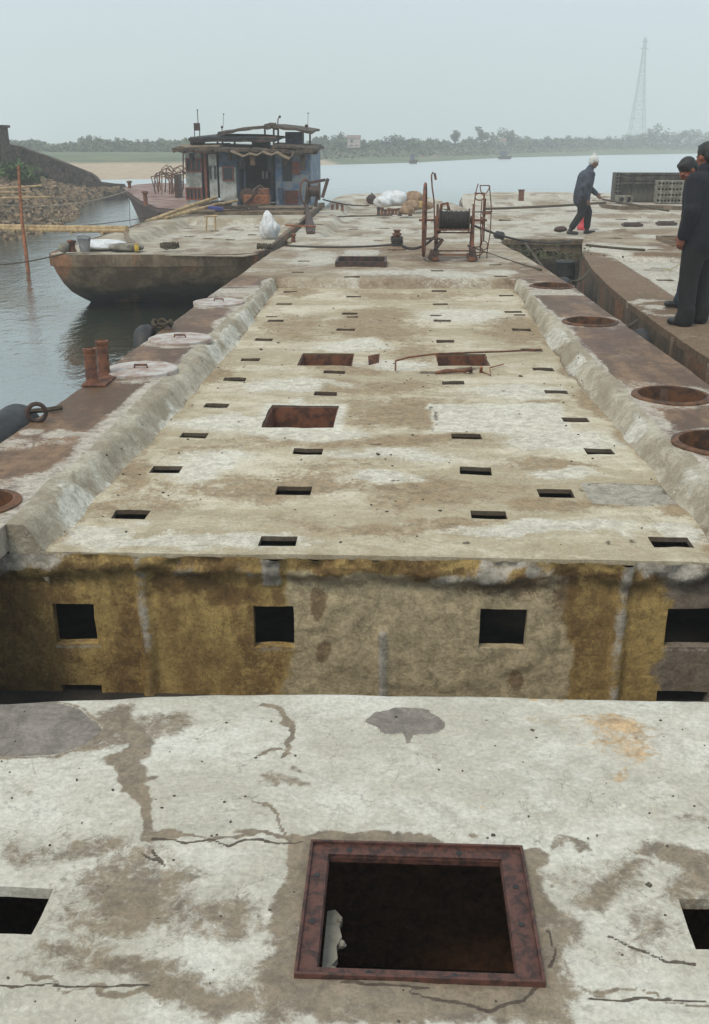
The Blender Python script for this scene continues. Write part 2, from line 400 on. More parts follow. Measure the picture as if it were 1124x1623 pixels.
def PV(px, py, Y):
    """point of the upright plane y = Y lying in a direction measured on the photograph"""
    q = P(px, py, -3.0) if py > 240 else P(px, 400, -3.0)
    u = (px-562)/FPX; v = (811.5-py)/FPX
    cp, sp, ca, sa = math.cos(PITCH), math.sin(PITCH), math.cos(YAW), math.sin(YAW)
    F = Vector((-sa*cp, ca*cp, -sp)); R = Vector((ca, sa, 0)); U = R.cross(F)
    d = F + u*R + v*U; t = Y/d.y
    return Vector((d.x*t, Y, CAMH+d.z*t))
WZ = -0.80     # water level

# ================================================================== WATER AND LAND
def make_water():
    m, nt, bs = newmat('river_water')
    co = objco(nt, (1, .55, 1)); co2 = objco(nt)
    n1 = noise(nt, co, 2.2, 5, .6, .3); n2 = noise(nt, co, 9, 4, .55); n3 = noise(nt, co2, .25, 3, .5)
    c = mixc(nt, n3, (.028, .036, .022), (.040, .048, .034))
    h = mth(nt, 'ADD', n1, mth(nt, 'MULTIPLY', n2, .45)); bmp = nd(nt, 'Bump', {}, Strength=.32, Distance=.06, Height=h).outputs[0]
    df = nd(nt, 'BsdfDiffuse', {}, Color=c, Normal=bmp); sy = nd(nt, 'SeparateXYZ', {}, Vector=objco(nt)).outputs[1]
    gl = nd(nt, 'BsdfGlossy', {}, Color=(.90, .915, .90), Roughness=ramp(nt, sy, 22, 70, .07, .30), Normal=bmp); fr = nd(nt, 'Fresnel', {}, IOR=1.4, Normal=bmp)
    ms = nd(nt, 'MixShader', {}, i0=mth(nt, 'MULTIPLY_ADD', fr.outputs[0], .60, .42, True), i1=df.outputs[0], i2=gl.outputs[0])
    nt.links.new(ms.outputs[0], nt.nodes['Material Output'].inputs['Surface']); nt.nodes.remove(bs)
    mb = MB(); S = 700
    mb.add([(-S, -S, WZ), (S, -S, WZ), (S, S, WZ), (-S, S, WZ)], [(0, 1, 2, 3)])
    tag(mb.build('water', m), 'pale grey river water with small ripples', 'water', kind='structure')
make_water()

def landmat():
    m, nt, bs = newmat('river_bank_ground'); co = objco(nt)
    at = nd(nt, 'Attribute', {'attribute_name': 'mask'}); sp = nd(nt, 'SeparateColor', {}, Color=at.outputs['Color'])
    n = noise(nt, co, .12, 6, .6); n2 = noise(nt, co, 1.2, 6, .65)
    g = mixc(nt, ramp(nt, n, .4, .6), (.075, .105, .045), (.12, .14, .065))
    g = mixc(nt, ramp(nt, n2, .5, .75, 0, .5), g, (.055, .08, .035))
    s = mixc(nt, ramp(nt, n2, .35, .65), (.46, .35, .24), (.36, .27, .185))
    t = mth(nt, 'ADD', sp.outputs[0], mth(nt, 'MULTIPLY', mth(nt, 'SUBTRACT', n2, .5), .5))
    c = mixc(nt, ramp(nt, t, .35, .65), g, s)
    finish(nt, bs, c, .95, n2, .5, .1)
    return m
shore = []
for (px, py) in ((-900, 292), (-300, 288), (60, 286), (150, 285), (290, 283), (370, 274), (430, 267), (500, 262), (575, 260), (650, 258), (800, 250), (950, 246), (1124, 243), (1500, 236.5), (2600, 232)):
    shore.append(P(px, py, WZ))
def make_land():
    offs = [(-3, -1.4, 1), (0, -.80, 1), (1, -.73, 1), (2, -.60, 1), (3, .10, 0), (4, .28, 0), (5, .42, 0), (6, .5, 0)]
    vs = []; mk = []; n = len(shore)
    for i, p in enumerate(shore):
        sandw = float(np.interp(i, [0, 3, 5, 7, 9, 14], [24, 24, 20, 8, 5, 4]))
        inl = [-4, 0, 1.5, sandw, sandw+12, sandw+40, sandw+160, 520]
        d = Vector((-.25, 1, 0)).normalized()
        for k, (o, z, sd_) in enumerate(offs):
            if i > 7: sd_ = 0
            q = p+d*inl[k]; vs.append((q.x, min(q.y, 690), z+.06*random.uniform(-1, 1)*(k > 1))); mk.append((sd_, 0, 0, 1))
    K = len(offs)
    fs = [(i*K+k, i*K+k+1, (i+1)*K+k+1, (i+1)*K+k) for i in range(n-1) for k in range(K-1)]
    me = bpy.data.meshes.new('far_bank'); me.from_pydata(vs, [], fs); me.materials.append(landmat()); setmask(me, np.array(mk))
    bm = bmesh.new(); bm.from_mesh(me); bmesh.ops.recalc_face_normals(bm, faces=bm.faces[:]); bm.to_mesh(me); bm.free(); me.shade_smooth()
    o = bpy.data.objects.new('far_bank', me); COL.objects.link(o); tag(o, 'flat green far river bank with a strip of pale sand', 'river bank', kind='structure')
make_land()

# ================================================================== MAIN BARGE
barge = empty('concrete_barge', (0, 0, WZ), 'long pale concrete barge filling the foreground, its recessed deck dotted with small square holes', 'barge')
iY = np.interp
def wb(Y, a, f, o): return a*2*vnoise(Y*f+o, Y*0+o)
edgeL = lambda Y: iY(Y, [-1, 5.3, 6.7, 9.3, 12.4, 15.9, 17.6, 18.2], [-2.3, -2.26, -2.21, -2.14, -2.07, -1.99, -1.80, -1.55])
edgeR = lambda Y: iY(Y, [-1, 7.0, 9.8, 12.1, 14.0, 16, 17.9, 18.2], [2.28, 2.21, 2.12, 2.06, 1.98, 1.86, 1.70, 1.60])
footL = lambda Y: iY(Y, [4, 6, 9, 12.7], [-1.58, -1.51, -1.47, -1.53])+wb(Y, .018, 2.3, 1.7)+wb(Y, .012, 6, 8.7)
ridgeL = lambda Y: iY(Y, [4, 7, 12.7], [-1.765, -1.70, -1.61])+wb(Y, .02, 1.9, 4.1)
footR = lambda Y: iY(Y, [4, 6, 8, 12.7], [1.47, 1.44, 1.36, 1.45])+wb(Y, .018, 2.5, 11.7)+wb(Y, .012, 6, 18.7)
ridgeR = lambda Y: iY(Y, [4, 7, 12.7], [1.635, 1.58, 1.49])+wb(Y, .02, 1.7, 14.1)
def zmain(X, Y):
    l = np.clip((footL(Y)-X)/(footL(Y)-ridgeL(Y)), 0, 1); r = np.clip((X-footR(Y))/(ridgeR(Y)-footR(Y)), 0, 1)
    e = sstep(12.72, 12.82, Y)
    t = np.maximum(l, r); cm = 4*t*(1-t)
    z = .12*np.maximum(sstep(-.05, .62, t), e)+.012*fbm(X*1.1, Y*.9)+.004*fbm(X*6, Y*6)
    lump = .030*fbm(X*4+3, Y*3.2)+.014*fbm(X*9, Y*11)+.010*np.abs(fbm(X*20, Y*16))
    z += cm*(1-e)*lump*.95+.012*np.exp(-((t-1)/.2)**2)*(1-e)
    z += .006*sstep(.0, .3, fbm(X*2.2, Y*2.0))
    return z
col1 = [(-1.319+.0, 4.6), (-1.298, 5.32), (-1.278, 6.03), (-1.268, 6.79), (-1.263, 7.58), (-1.252, 8.37), (-1.253, 9.26), (-1.264, 10.3), (-1.30, 11.45), (-1.33, 12.4)]
col2 = [(-.541, 4.27), (-.539, 4.99), (-.525, 5.69), (-.525, 7.18), (-.506, 7.90), (-.511, 9.79), (-.517, 10.8), (-.529, 12.0)]
col3 = [(.467, 4.66), (.451, 5.36), (.442, 6.05), (.432, 7.565), (.445, 9.27), (.46, 10.4), (.482, 11.52), (.503, 12.5)]
col4 = [(1.285, 4.35), (.845, 5.0), (1.218, 5.77), (1.195, 6.5), (1.183, 7.29), (1.19, 8.07), (1.197, 8.88), (1.222, 9.9), (1.256, 10.98), (1.30, 12.2)]
holes = []
for cx, cy in col1+col2+col3+col4:
    w = .088+random.uniform(-.006, .006); d = .062+random.uniform(-.006, .006); holes.append((cx-w, cx+w, cy-d, cy+d))
for px, py in ((430.7, 502.5), (558.8, 502.5), (691, 500.4), (823.7, 499.6)):
    q = P(px, py, 0); holes.append((q.x-.06, q.x+.06, q.y-.04, q.y+.04))
hatchA = (-.880, -.405, 6.22, 6.815); hatchB = (-.832, -.375, 8.15, 8.66); hatchC = (.335, .768, 8.19, 8.68)
HX = sorted({h[0] for h in holes} | {h[1] for h in holes} | {h[0] for h in (hatchA, hatchB, hatchC)} | {h[1] for h in (hatchA, hatchB, hatchC)})
HY = sorted({h[2] for h in holes} | {h[3] for h in holes} | {h[2] for h in (hatchA, hatchB, hatchC)} | {h[3] for h in (hatchA, hatchB, hatchC)})
Y0 = 4.115; Y1 = 12.72
ysm = np.unique(np.round(np.concatenate([axis(Y0, 7, .024), axis(7, Y1, .036), np.array(HY)]), 4))
xsm = np.unique(np.round(np.concatenate([axis(-1.66, 1.55, .028), np.array(HX)]), 4))
def px_blobs(X, Y, lst, z, soft=.6):
    out = np.zeros_like(X)
    for b in lst:
        c, r = pixell(b[0], b[1], b[2], b[3], z); out = np.maximum(out, m_ell(X, Y, c, r, soft, b[4] if len(b) > 4 else 1.0))
    return out
def px_line(X, Y, pts, z, soft=.5, s=1.0):
    w = [P(p[0], p[1], z) for p in pts]; ws = [max(.0042, abs(P(p[0]+p[2], p[1], z).x-P(p[0], p[1], z).x)) for p in pts]
    return m_line(X, Y, [(q.x, q.y) for q in w], ws, soft, s)
def main_mask(X, Y):
    Xw, Yw = warp(X, Y, .12, 2.2); Xs, Ys = warp(X, Y, .02, 8)
    br = px_blobs(Xw, Yw, [(600, 520, 75, 34), (660, 560, 60, 18, .8), (820, 525, 60, 26), (470, 520, 50, 22, .8), (560, 612, 150, 12), (640, 655, 120, 24, .9), (600, 702, 260, 12, .8),
        (420, 772, 190, 22, .85), (700, 782, 130, 26, .85), (900, 808, 80, 12), (850, 640, 60, 8, .8), (230, 800, 120, 18, .7), (330, 718, 60, 10), (640, 832, 200, 14, .7), (1015, 700, 26, 40),
        (470, 466, 30, 8), (640, 470, 110, 8, .8), (960, 650, 26, 30), (330, 600, 30, 22, .8), (560, 585, 60, 8), (760, 652, 60, 12, .7), (520, 740, 90, 14, .6), (1060, 800, 40, 30, .9), (860, 745, 90, 10, .8), (200, 760, 30, 30, .8)], 0)
    pa = px_blobs(Xw, Yw, [(340, 672, 110, 14), (300, 856, 220, 10), (880, 846, 170, 10), (860, 700, 90, 20), (620, 762, 60, 12), (740, 500, 70, 12), (480, 610, 80, 10), (560, 548, 60, 10), (820, 622, 90, 14), (470, 690, 120, 10), (330, 735, 50, 20), (600, 725, 120, 10), (470, 650, 20, 20), (640, 580, 60, 8), (1080, 850, 40, 14), (880, 760, 60, 10), (150, 840, 50, 18)], 0)
    a = P(684, 686, 0); b = P(886, 642, 0)
    pa = np.maximum(pa, (sstep(a.x-.02, a.x+.02, Xs)*(1-sstep(b.x-.05, b.x+.05, Xs))*sstep(a.y-.02, a.y+.02, Ys)*(1-sstep(b.y-.03, b.y+.03, Ys))))
    br = br*(1-pa*.8)
    c, r = pixell(993, 785, 68, 17, 0)
    d = np.maximum(np.abs(Xs-c[0])/r[0], np.abs(Ys-c[1])/r[1]); d = .75*d+.25*np.hypot((Xs-c[0])/r[0], (Ys-c[1])/r[1])
    gr = 1-sstep(.93, 1.03, d)
    dk = np.clip(1-np.abs(d-1)/.06, 0, 1)*.75
    dk = np.maximum(dk, px_line(Xs, Ys, [(688, 640, 2), (685, 655, 3), (690, 670, 2), (686, 684, 3)], 0, .6, .8))
    dk = np.maximum(dk, px_blobs(Xs, Ys, [(803, 621, 3, 1.5), (628, 764, 8, 2), (735, 862, 6, 2), (690, 590, 30, 2), (740, 585, 22, 3), (1000, 860, 5, 2), (960, 860, 5, 2), (300, 850, 3, 1), (600, 705, 10, 1.5)], 0, .5))
    # damp rims along the feet of the curbs
    for f, sg in ((footL, 1), (footR, -1)):
        dd = sg*(X-f(Y)); br = np.maximum(br, np.clip(1-dd/.10, 0, 1)*(.55+1.1*fbm(X*3, Y*2.5)))
    for (hx0, hx1, hy0, hy1) in (hatchA,):
        dd = np.maximum(np.maximum(hx0-X, X-hx1), np.maximum(hy0-Y, Y-hy1)); pa = np.maximum(pa, (1-sstep(.04, .07, dd))); br *= sstep(.03, .08, dd)
    return np.clip(np.stack([br, pa, gr, dk], -1), 0, 1)
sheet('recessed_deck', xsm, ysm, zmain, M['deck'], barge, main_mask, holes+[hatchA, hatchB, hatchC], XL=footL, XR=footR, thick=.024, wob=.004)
def curb_mask(X, Y):
    t = np.maximum((footL(Y)-X)/(footL(Y)-ridgeL(Y)), (X-footR(Y))/(ridgeR(Y)-footR(Y)))
    n = fbm(X*4+7, Y*3.0); m = sstep(.05, .3, n)*(1-sstep(.55, .9, t)); near = np.zeros_like(X)
    for (px, py, rx, ry) in ((125, 795, 26, 26), (150, 840, 34, 16), (275, 655, 16, 14)):
        c, r = pixell(px, py, rx, ry, .06); near = np.maximum(near, m_ell(*warp(X, Y, .02, 6), c, r, .15))
    m = np.maximum(m*.8, near)
    d = np.clip(1-np.abs(t)/.18, 0, 1)*sstep(-.05, .25, fbm(X*3+1, Y*2.2+9))
    return np.clip(np.stack([m, m*0, m*0, d], -1), 0, 1)
for nm, a, b, xa, xb in (('curb', ridgeL, footL, -1.86, -1.42), ('curb', footR, ridgeR, 1.28, 1.72)):
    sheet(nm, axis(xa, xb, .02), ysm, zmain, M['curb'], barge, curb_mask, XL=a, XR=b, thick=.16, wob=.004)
ringsL = [(-1.9, 10.6, .27), (-1.876, 8.5, .27), (-1.915, 7.28, .27), (-1.98, 4.38, .20)]
ringsR = [(1.817, 12.06, .27), (1.831, 9.6, .27), (1.86, 6.68, .27), (1.84, 5.53, .27)]
def side_mask(X, Y):
    ax = np.abs(X); rl = np.where(X < 0, -ridgeL(Y), ridgeR(Y)); d = ax-rl
    Xw, Yw = warp(X, Y, .05, 4)
    wdt = .04+.11*np.clip((7.5-Y)/3.5, 0, 1)+.10*fbm(Y*1.5, X*0+3.3)
    m = .9*(1-sstep(wdt*.5, wdt*1.5, d+.05*fbm(X*7, Y*3)))
    for (cx, cy, r) in ringsL+ringsR:
        q = np.hypot(Xw-cx, Yw-cy); m = np.maximum(m, .75*(1-sstep(.30, .42, q)))
    m = np.maximum(m, px_blobs(Xw, Yw, [(110, 690, 30, 6), (50, 648+40, 26, 5), (60, 770, 60, 14), (25, 835, 40, 24), (340, 470, 60, 4, .7)], .12))
    m = np.maximum(m, .62*sstep(.1, .6, fbm(X*1.2+5, Y*2.6)))
    k = px_line(Xw, Yw, [(0, 752, 3), (60, 745, 3), (150, 741, 2)], .12, .5, .6)
    return np.clip(np.stack([m, m*0, m*0, np.maximum(k, sstep(.1, .4, fbm(X*2, Y*1.2+4))*.7)], -1), 0, 1)
yside = np.unique(np.round(np.concatenate([axis(2.0, Y0, .05), ysm]), 4))
kw = dict(mask=side_mask, thick=.13, skirt=.13, wob=.003)
sheet('side_deck', axis(-2.34, -1.60, .028), yside, zmain, M['side'], barge, circ=[(ringsL[3][0], ringsL[3][1], .185)], XL=edgeL, XR=ridgeL, **kw)
sheet('side_deck', axis(1.44, 2.34, .028), yside, zmain, M['side'], barge, circ=[(x, y, .235) for x, y, r in ringsR], XL=ridgeR, XR=edgeR, **kw)
yb = axis(-1.2, 2.0, .1)
sheet('side_deck', axis(-2.34, -1.60, .07), yb, zmain, M['side'], barge, XL=edgeL, XR=ridgeL, **kw)
sheet('side_deck', axis(1.44, 2.34, .07), yb, zmain, M['side'], barge, XL=ridgeR, XR=edgeR, **kw)
# end deck behind the recess
ehole = []
for px, py in ((490, 391), (482, 414), (472, 432), (693, 430), (785, 420), (794, 439), (560, 439), (556, 439), (700, 378), (600, 381)):
    q = P(px, py, .12); ehole.append((q.x-.085, q.x+.085, q.y-.06, q.y+.06))
hatchD = (-.86, -.18, 13.95, 14.62)
def end_mask(X, Y):
    Xw, Yw = warp(X, Y, .15, 2.5)
    pa = px_blobs(Xw, Yw, [(500, 410, 40, 12), (640, 432, 100, 6), (560, 384, 60, 6), (720, 437, 60, 6), (800, 432, 30, 6), (620, 452, 200, 3), (730, 380, 50, 4)], .12)
    c, r = pixell(572, 401, 28, 5, .12); Xs, Ys = warp(X, Y, .02, 8)
    pa = np.maximum(pa, (1-sstep(.85, 1.1, np.maximum(np.abs(Xs-c[0])/r[0], np.abs(Ys-c[1])/r[1]))))
    br = px_blobs(Xw, Yw, [(690, 410, 50, 12), (400, 445, 60, 8), (870, 445, 60, 10), (640, 395, 40, 6), (850, 430, 30, 12)], .12)
    pa = np.maximum(pa, .7*sstep(-.2, .6, fbm(X*1.8, Y*1.6+30)))
    return np.clip(np.stack([br, pa, br*0, br*.0], -1), 0, 1)
sheet('end_deck', axis(-2.1, 2.1, .04, [h[0] for h in ehole]+[h[1] for h in ehole]), np.unique(np.round(np.concatenate([[Y1], axis(Y1+.02, Y1+.14, .02), axis(Y1+.2, 18.2, .05, [h[2] for h in ehole]+[h[3] for h in ehole])]), 4)),
      zmain, M['b_brown'], barge, end_mask, ehole+[hatchD], XL=edgeL, XR=edgeR, thick=.02, skirt=.13)
# hull sides, floor and inner walls
def strip(name, pts, prof, mat, parent, closed=False, mask=None, sub=1):
    """wall running along pts (x, y); prof = [(outward offset, z)] top to bottom; outward = right of travel"""
    pts = [Vector((p[0], p[1], 0)) for p in pts]
    if sub > 1:
        q = []
        for a, b in zip(pts[:-1], pts[1:]): q += [a.lerp(b, k/sub) for k in range(sub)]
        pts = q+[pts[-1]]
    n = len(pts); vs = []
    for i, p in enumerate(pts):
        a = pts[i-1] if i or closed else p; b = pts[(i+1) % n] if i < n-1 or closed else p
        d = (b-a).normalized(); nr = Vector((d.y, -d.x, 0))
        for o, z in prof: vs.append(p+nr*o+Vector((0, 0, z)))
    K = len(prof); fs = [(i*K+k, i*K+k+1, ((i+1) % n)*K+k+1, ((i+1) % n)*K+k) for i in range(n if closed else n-1) for k in range(K-1)]
    mb = MB(); mb.add(vs, fs); o = mb.build(name, mat, parent)
    if mask:
        A = np.array([tuple(v) for v in vs]); setmask(o.data, mask(A))
    return o
def hull_mask(A, z0=.1):
    n = fbm(A[:, 0]*1.3+A[:, 1], A[:, 2]*3); d = 1-sstep(WZ+.18, WZ+.50, A[:, 2]+n*.3)  # near black low down: the hull's shadow put into the colour
    r = sstep(.15, .4, fbm(A[:, 0]*3+A[:, 1]*2, A[:, 2]*1.0+3))
    return np.clip(np.stack([d, d*0, d*0, r], -1), 0, 1)
prof = [(-.02, .0), (.0, -.05), (.0, -.5), (-.02, -.8), (-.06, -1.3)]
yy = list(np.arange(-1.2, 18.3, .4))
L_ = [(float(edgeL(np.array(y))), y) for y in yy]; R_ = [(float(edgeR(np.array(y))), y) for y in yy]
out = R_+L_[::-1]
strip('hull', [(x-.02*np.sign(x), y) for x, y in out], prof, M['hull'], barge, True, hull_mask)
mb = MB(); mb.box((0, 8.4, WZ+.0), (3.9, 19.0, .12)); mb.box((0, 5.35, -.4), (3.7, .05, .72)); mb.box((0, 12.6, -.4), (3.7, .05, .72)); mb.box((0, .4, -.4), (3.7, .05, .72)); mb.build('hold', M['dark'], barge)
mb = MB(); mb.box((0, 2.52, -.38), (3.6, .06, .82)); mb.build('near_bulkhead', M['hull'], barge)
# bulkhead with its row of square openings
WY = 4.135
def wrect(x0, y0, x1, y1):
    a = PV(x0, y0, WY); b = PV(x1, y1, WY); return (a.x+2.2, b.x+2.2, b.z, a.z)
wins = [wrect(83, 957, 155, 1021), wrect(400, 960, 467, 1026), wrect(762, 964, 832, 1028), wrect(1058, 964, 1132, 1027)]
wins += [(a, b, c-.43, d-.43) for a, b, c, d in wins if a < .8 or a > 3.3]
notch = wrect(432, 937, 450, 958)
ribs = [PV(224, 900, WY).x+2.2, PV(992, 900, WY).x+2.2]; rib2 = PV(607, 1040, WY).x+2.2; rib3 = PV(430, 900, WY).x+2.2
def woff(U, Z):
    o = .010*fbm(U*5, Z*5)+.004*fbm(U*20, Z*20)
    top = sstep(-.15, -.06, Z+.06*fbm(U*4, Z*2)); o += top*(.030+.05*np.abs(fbm(U*9, Z*14)))
    for r in ribs:
        w = 1-sstep(.018, .034, np.abs(U-r+.012*vnoise(U*0+r, Z*4))); o += w*.03
    o += (1-sstep(.012, .026, np.abs(U-rib2)))*.022*(1-sstep(-.38, -.36, Z)); o += (1-sstep(.03, .05, np.abs(U-rib3)))*.014*sstep(-.17, -.15, Z)
    o += .006*np.clip(1-np.abs(Z+.36+.008*vnoise(U*6, U*0))/.008, 0, 1)*(U < 1.9)
    pl = m_ell(*warp(U, Z, .05, 3), (2.35, -.35), (.62, .34), .08); o += pl*.008
    o -= .03*sstep(.0, .3, fbm(U*7+40, Z*7+40))*sstep(-.30, -.12, Z)*(1-top)*.4
    return o
def wmask(U, Z):
    Uw, Zw = warp(U, Z, .05, 5)
    pl = (1-sstep(.93, 1.05, np.maximum(np.abs(Uw-2.36)/.66, np.abs(Zw+.42)/.34)))
    dk = sstep(-.3, .6, fbm(U*3.3+3, Z*1.6))*.75
    dk = np.maximum(dk, np.clip(1-np.abs(Z+.06)/.05, 0, 1)*sstep(-.1, .1, fbm(U*3, Z*3)))
    dk = np.maximum(dk, (1-sstep(.6, .85, U))*.8)  # left end darkened: shade below the side deck put into the colour
    dk *= (1-.85*pl)
    for (px, py, rx, ry, s) in ((441, 947, 10, 10, 1.5), (506, 955, 9, 22, 1.6), (510, 1034, 9, 16, 1.3), (521, 1026, 8, 12, 1.3), (815, 1074, 12, 14, 1.6), (300, 925, 60, 22, 1), (360, 945, 40, 22, 1), (800, 925, 70, 20, 1), (900, 935, 22, 40, 1)):
        c = PV(px, py, WY); e = PV(px+rx, py, WY); g = PV(px, py+ry, WY)
        dk = np.maximum(dk, m_ell(Uw*.3+U*.7, Zw*.3+Z*.7, (c.x+2.2, c.z), (abs(e.x-c.x), abs(g.z-c.z)), .7, s))
    gr = sstep(3.40, 3.50, Uw); topg = sstep(-.15, -.05, Z+.10*fbm(U*4, Z*2))*sstep(-.02, .22, fbm(U*3.3+9, Z*5))
    lt = np.zeros_like(U)
    for r in ribs: lt = np.maximum(lt, (1-sstep(.014, .034, np.abs(U-r+.012*vnoise(U*0+r, Z*4))))*(.55+fbm(U*3, Z*9)))
    lt = np.maximum(lt, (1-sstep(.012, .03, np.abs(U-rib2)))*(1-sstep(-.38, -.36, Z))); lt = np.maximum(lt, (1-sstep(.03, .05, np.abs(U-rib3)))*sstep(-.17, -.15, Z))
    lt = np.maximum(lt, topg*.9)
    for h in wins: lt = np.maximum(lt, .7*(U > h[0]-.01)*(U < h[1]+.01)*np.clip(1-np.abs(Z-h[2]+.012)/.016, 0, 1))
    return np.clip(np.stack([pl, dk, gr, lt], -1), 0, 1.6)
wallsheet('bulkhead', (-2.2, WY), (2.1, WY), -.86, -.004, .016, woff, M['wall'], barge, wmask, wins, .05)
mb = MB()   # lip of the deck over the bulkhead
# hatch liners
def liner(name, h, z0, z1, mat, t=.012):
    mb = MB(); x0, x1, y0, y1 = h; cx, cy = (x0+x1)/2, (y0+y1)/2
    mb.box((x0+t/2, cy, (z0+z1)/2), (t, y1-y0, z0-z1)); mb.box((x1-t/2, cy, (z0+z1)/2), (t, y1-y0, z0-z1))
    mb.box((cx, y0+t/2, (z0+z1)/2), (x1-x0-2*t, t, z0-z1)); mb.box((cx, y1-t/2, (z0+z1)/2), (x1-x0-2*t, t, z0-z1)); mb.box((cx, cy, z1-t/2), (x1-x0, y1-y0, t))
    return mb.build(name, mat, barge)
for h in (hatchA, hatchB, hatchC): liner('hatch', (h[0]-.002, h[1]+.002, h[2]-.002, h[3]+.002), -.012, -.40, M['rust'])
h = hatchD; liner('hatch', (h[0]-.01, h[1]+.01, h[2]-.01, h[3]+.01), .20, -.3, M['rustdark'], .03)
# round manholes of the side decks
for i, (cx, cy, r) in enumerate(ringsR+[ringsL[3]]):
    z = float(zmain(np.array([cx]), np.array([cy]))[0])+.012; mb = MB()
    mb.lathe((cx, cy, z), [(r-.045, -.22), (r-.045, .004), (r-.032, .008), (r-.022, .001), (r-.004, -.002), (r-.004, -.03), (r-.04, -.22)], 40, closed=True)
    mb.build('manhole_ring', M['rustring'], barge, True)
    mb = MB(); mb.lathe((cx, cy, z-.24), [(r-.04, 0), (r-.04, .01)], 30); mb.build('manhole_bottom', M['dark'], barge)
for cx, cy, r in ringsL[:3]:
    z = float(zmain(np.array([cx]), np.array([cy]))[0])+.008; mb = MB()
    mb.lathe((cx, cy, z), [(r, -.02), (r, .012), (r-.012, .016), (r-.03, .012), (.05, .018), (.001, .018)], 40)
    c = mb.build('manhole_cover', M['coverpale'], barge, True)
    mb = MB(); mb.tube([(cx-.05, cy, z+.01), (cx-.045, cy, z+.04), (cx+.045, cy, z+.04), (cx+.05, cy, z+.01)], .009, 6); mb.build('handle', M['rust'], c, True)
# twin bollards
mb = MB(); b0 = P(159, 607, .12); mb.box((b0.x, b0.y, .138), (.17, .34, .014)); bp = mb.build('bollard_base', M['rust'], barge, bevel=.003)
for (px, py, pt) in ((147, 612, 560), (166, 598, 549)):
    q = P(px, py, .12); mb = MB(); hh = .245
    mb.lathe((q.x, q.y, .145), [(.052, 0), (.043, .02), (.042, hh-.03), (.048, hh-.025), (.048, hh), (.034, hh+.004), (.030, hh-.02)], 18)
    mb.build('bollard_post', M['rust'], bp, True)
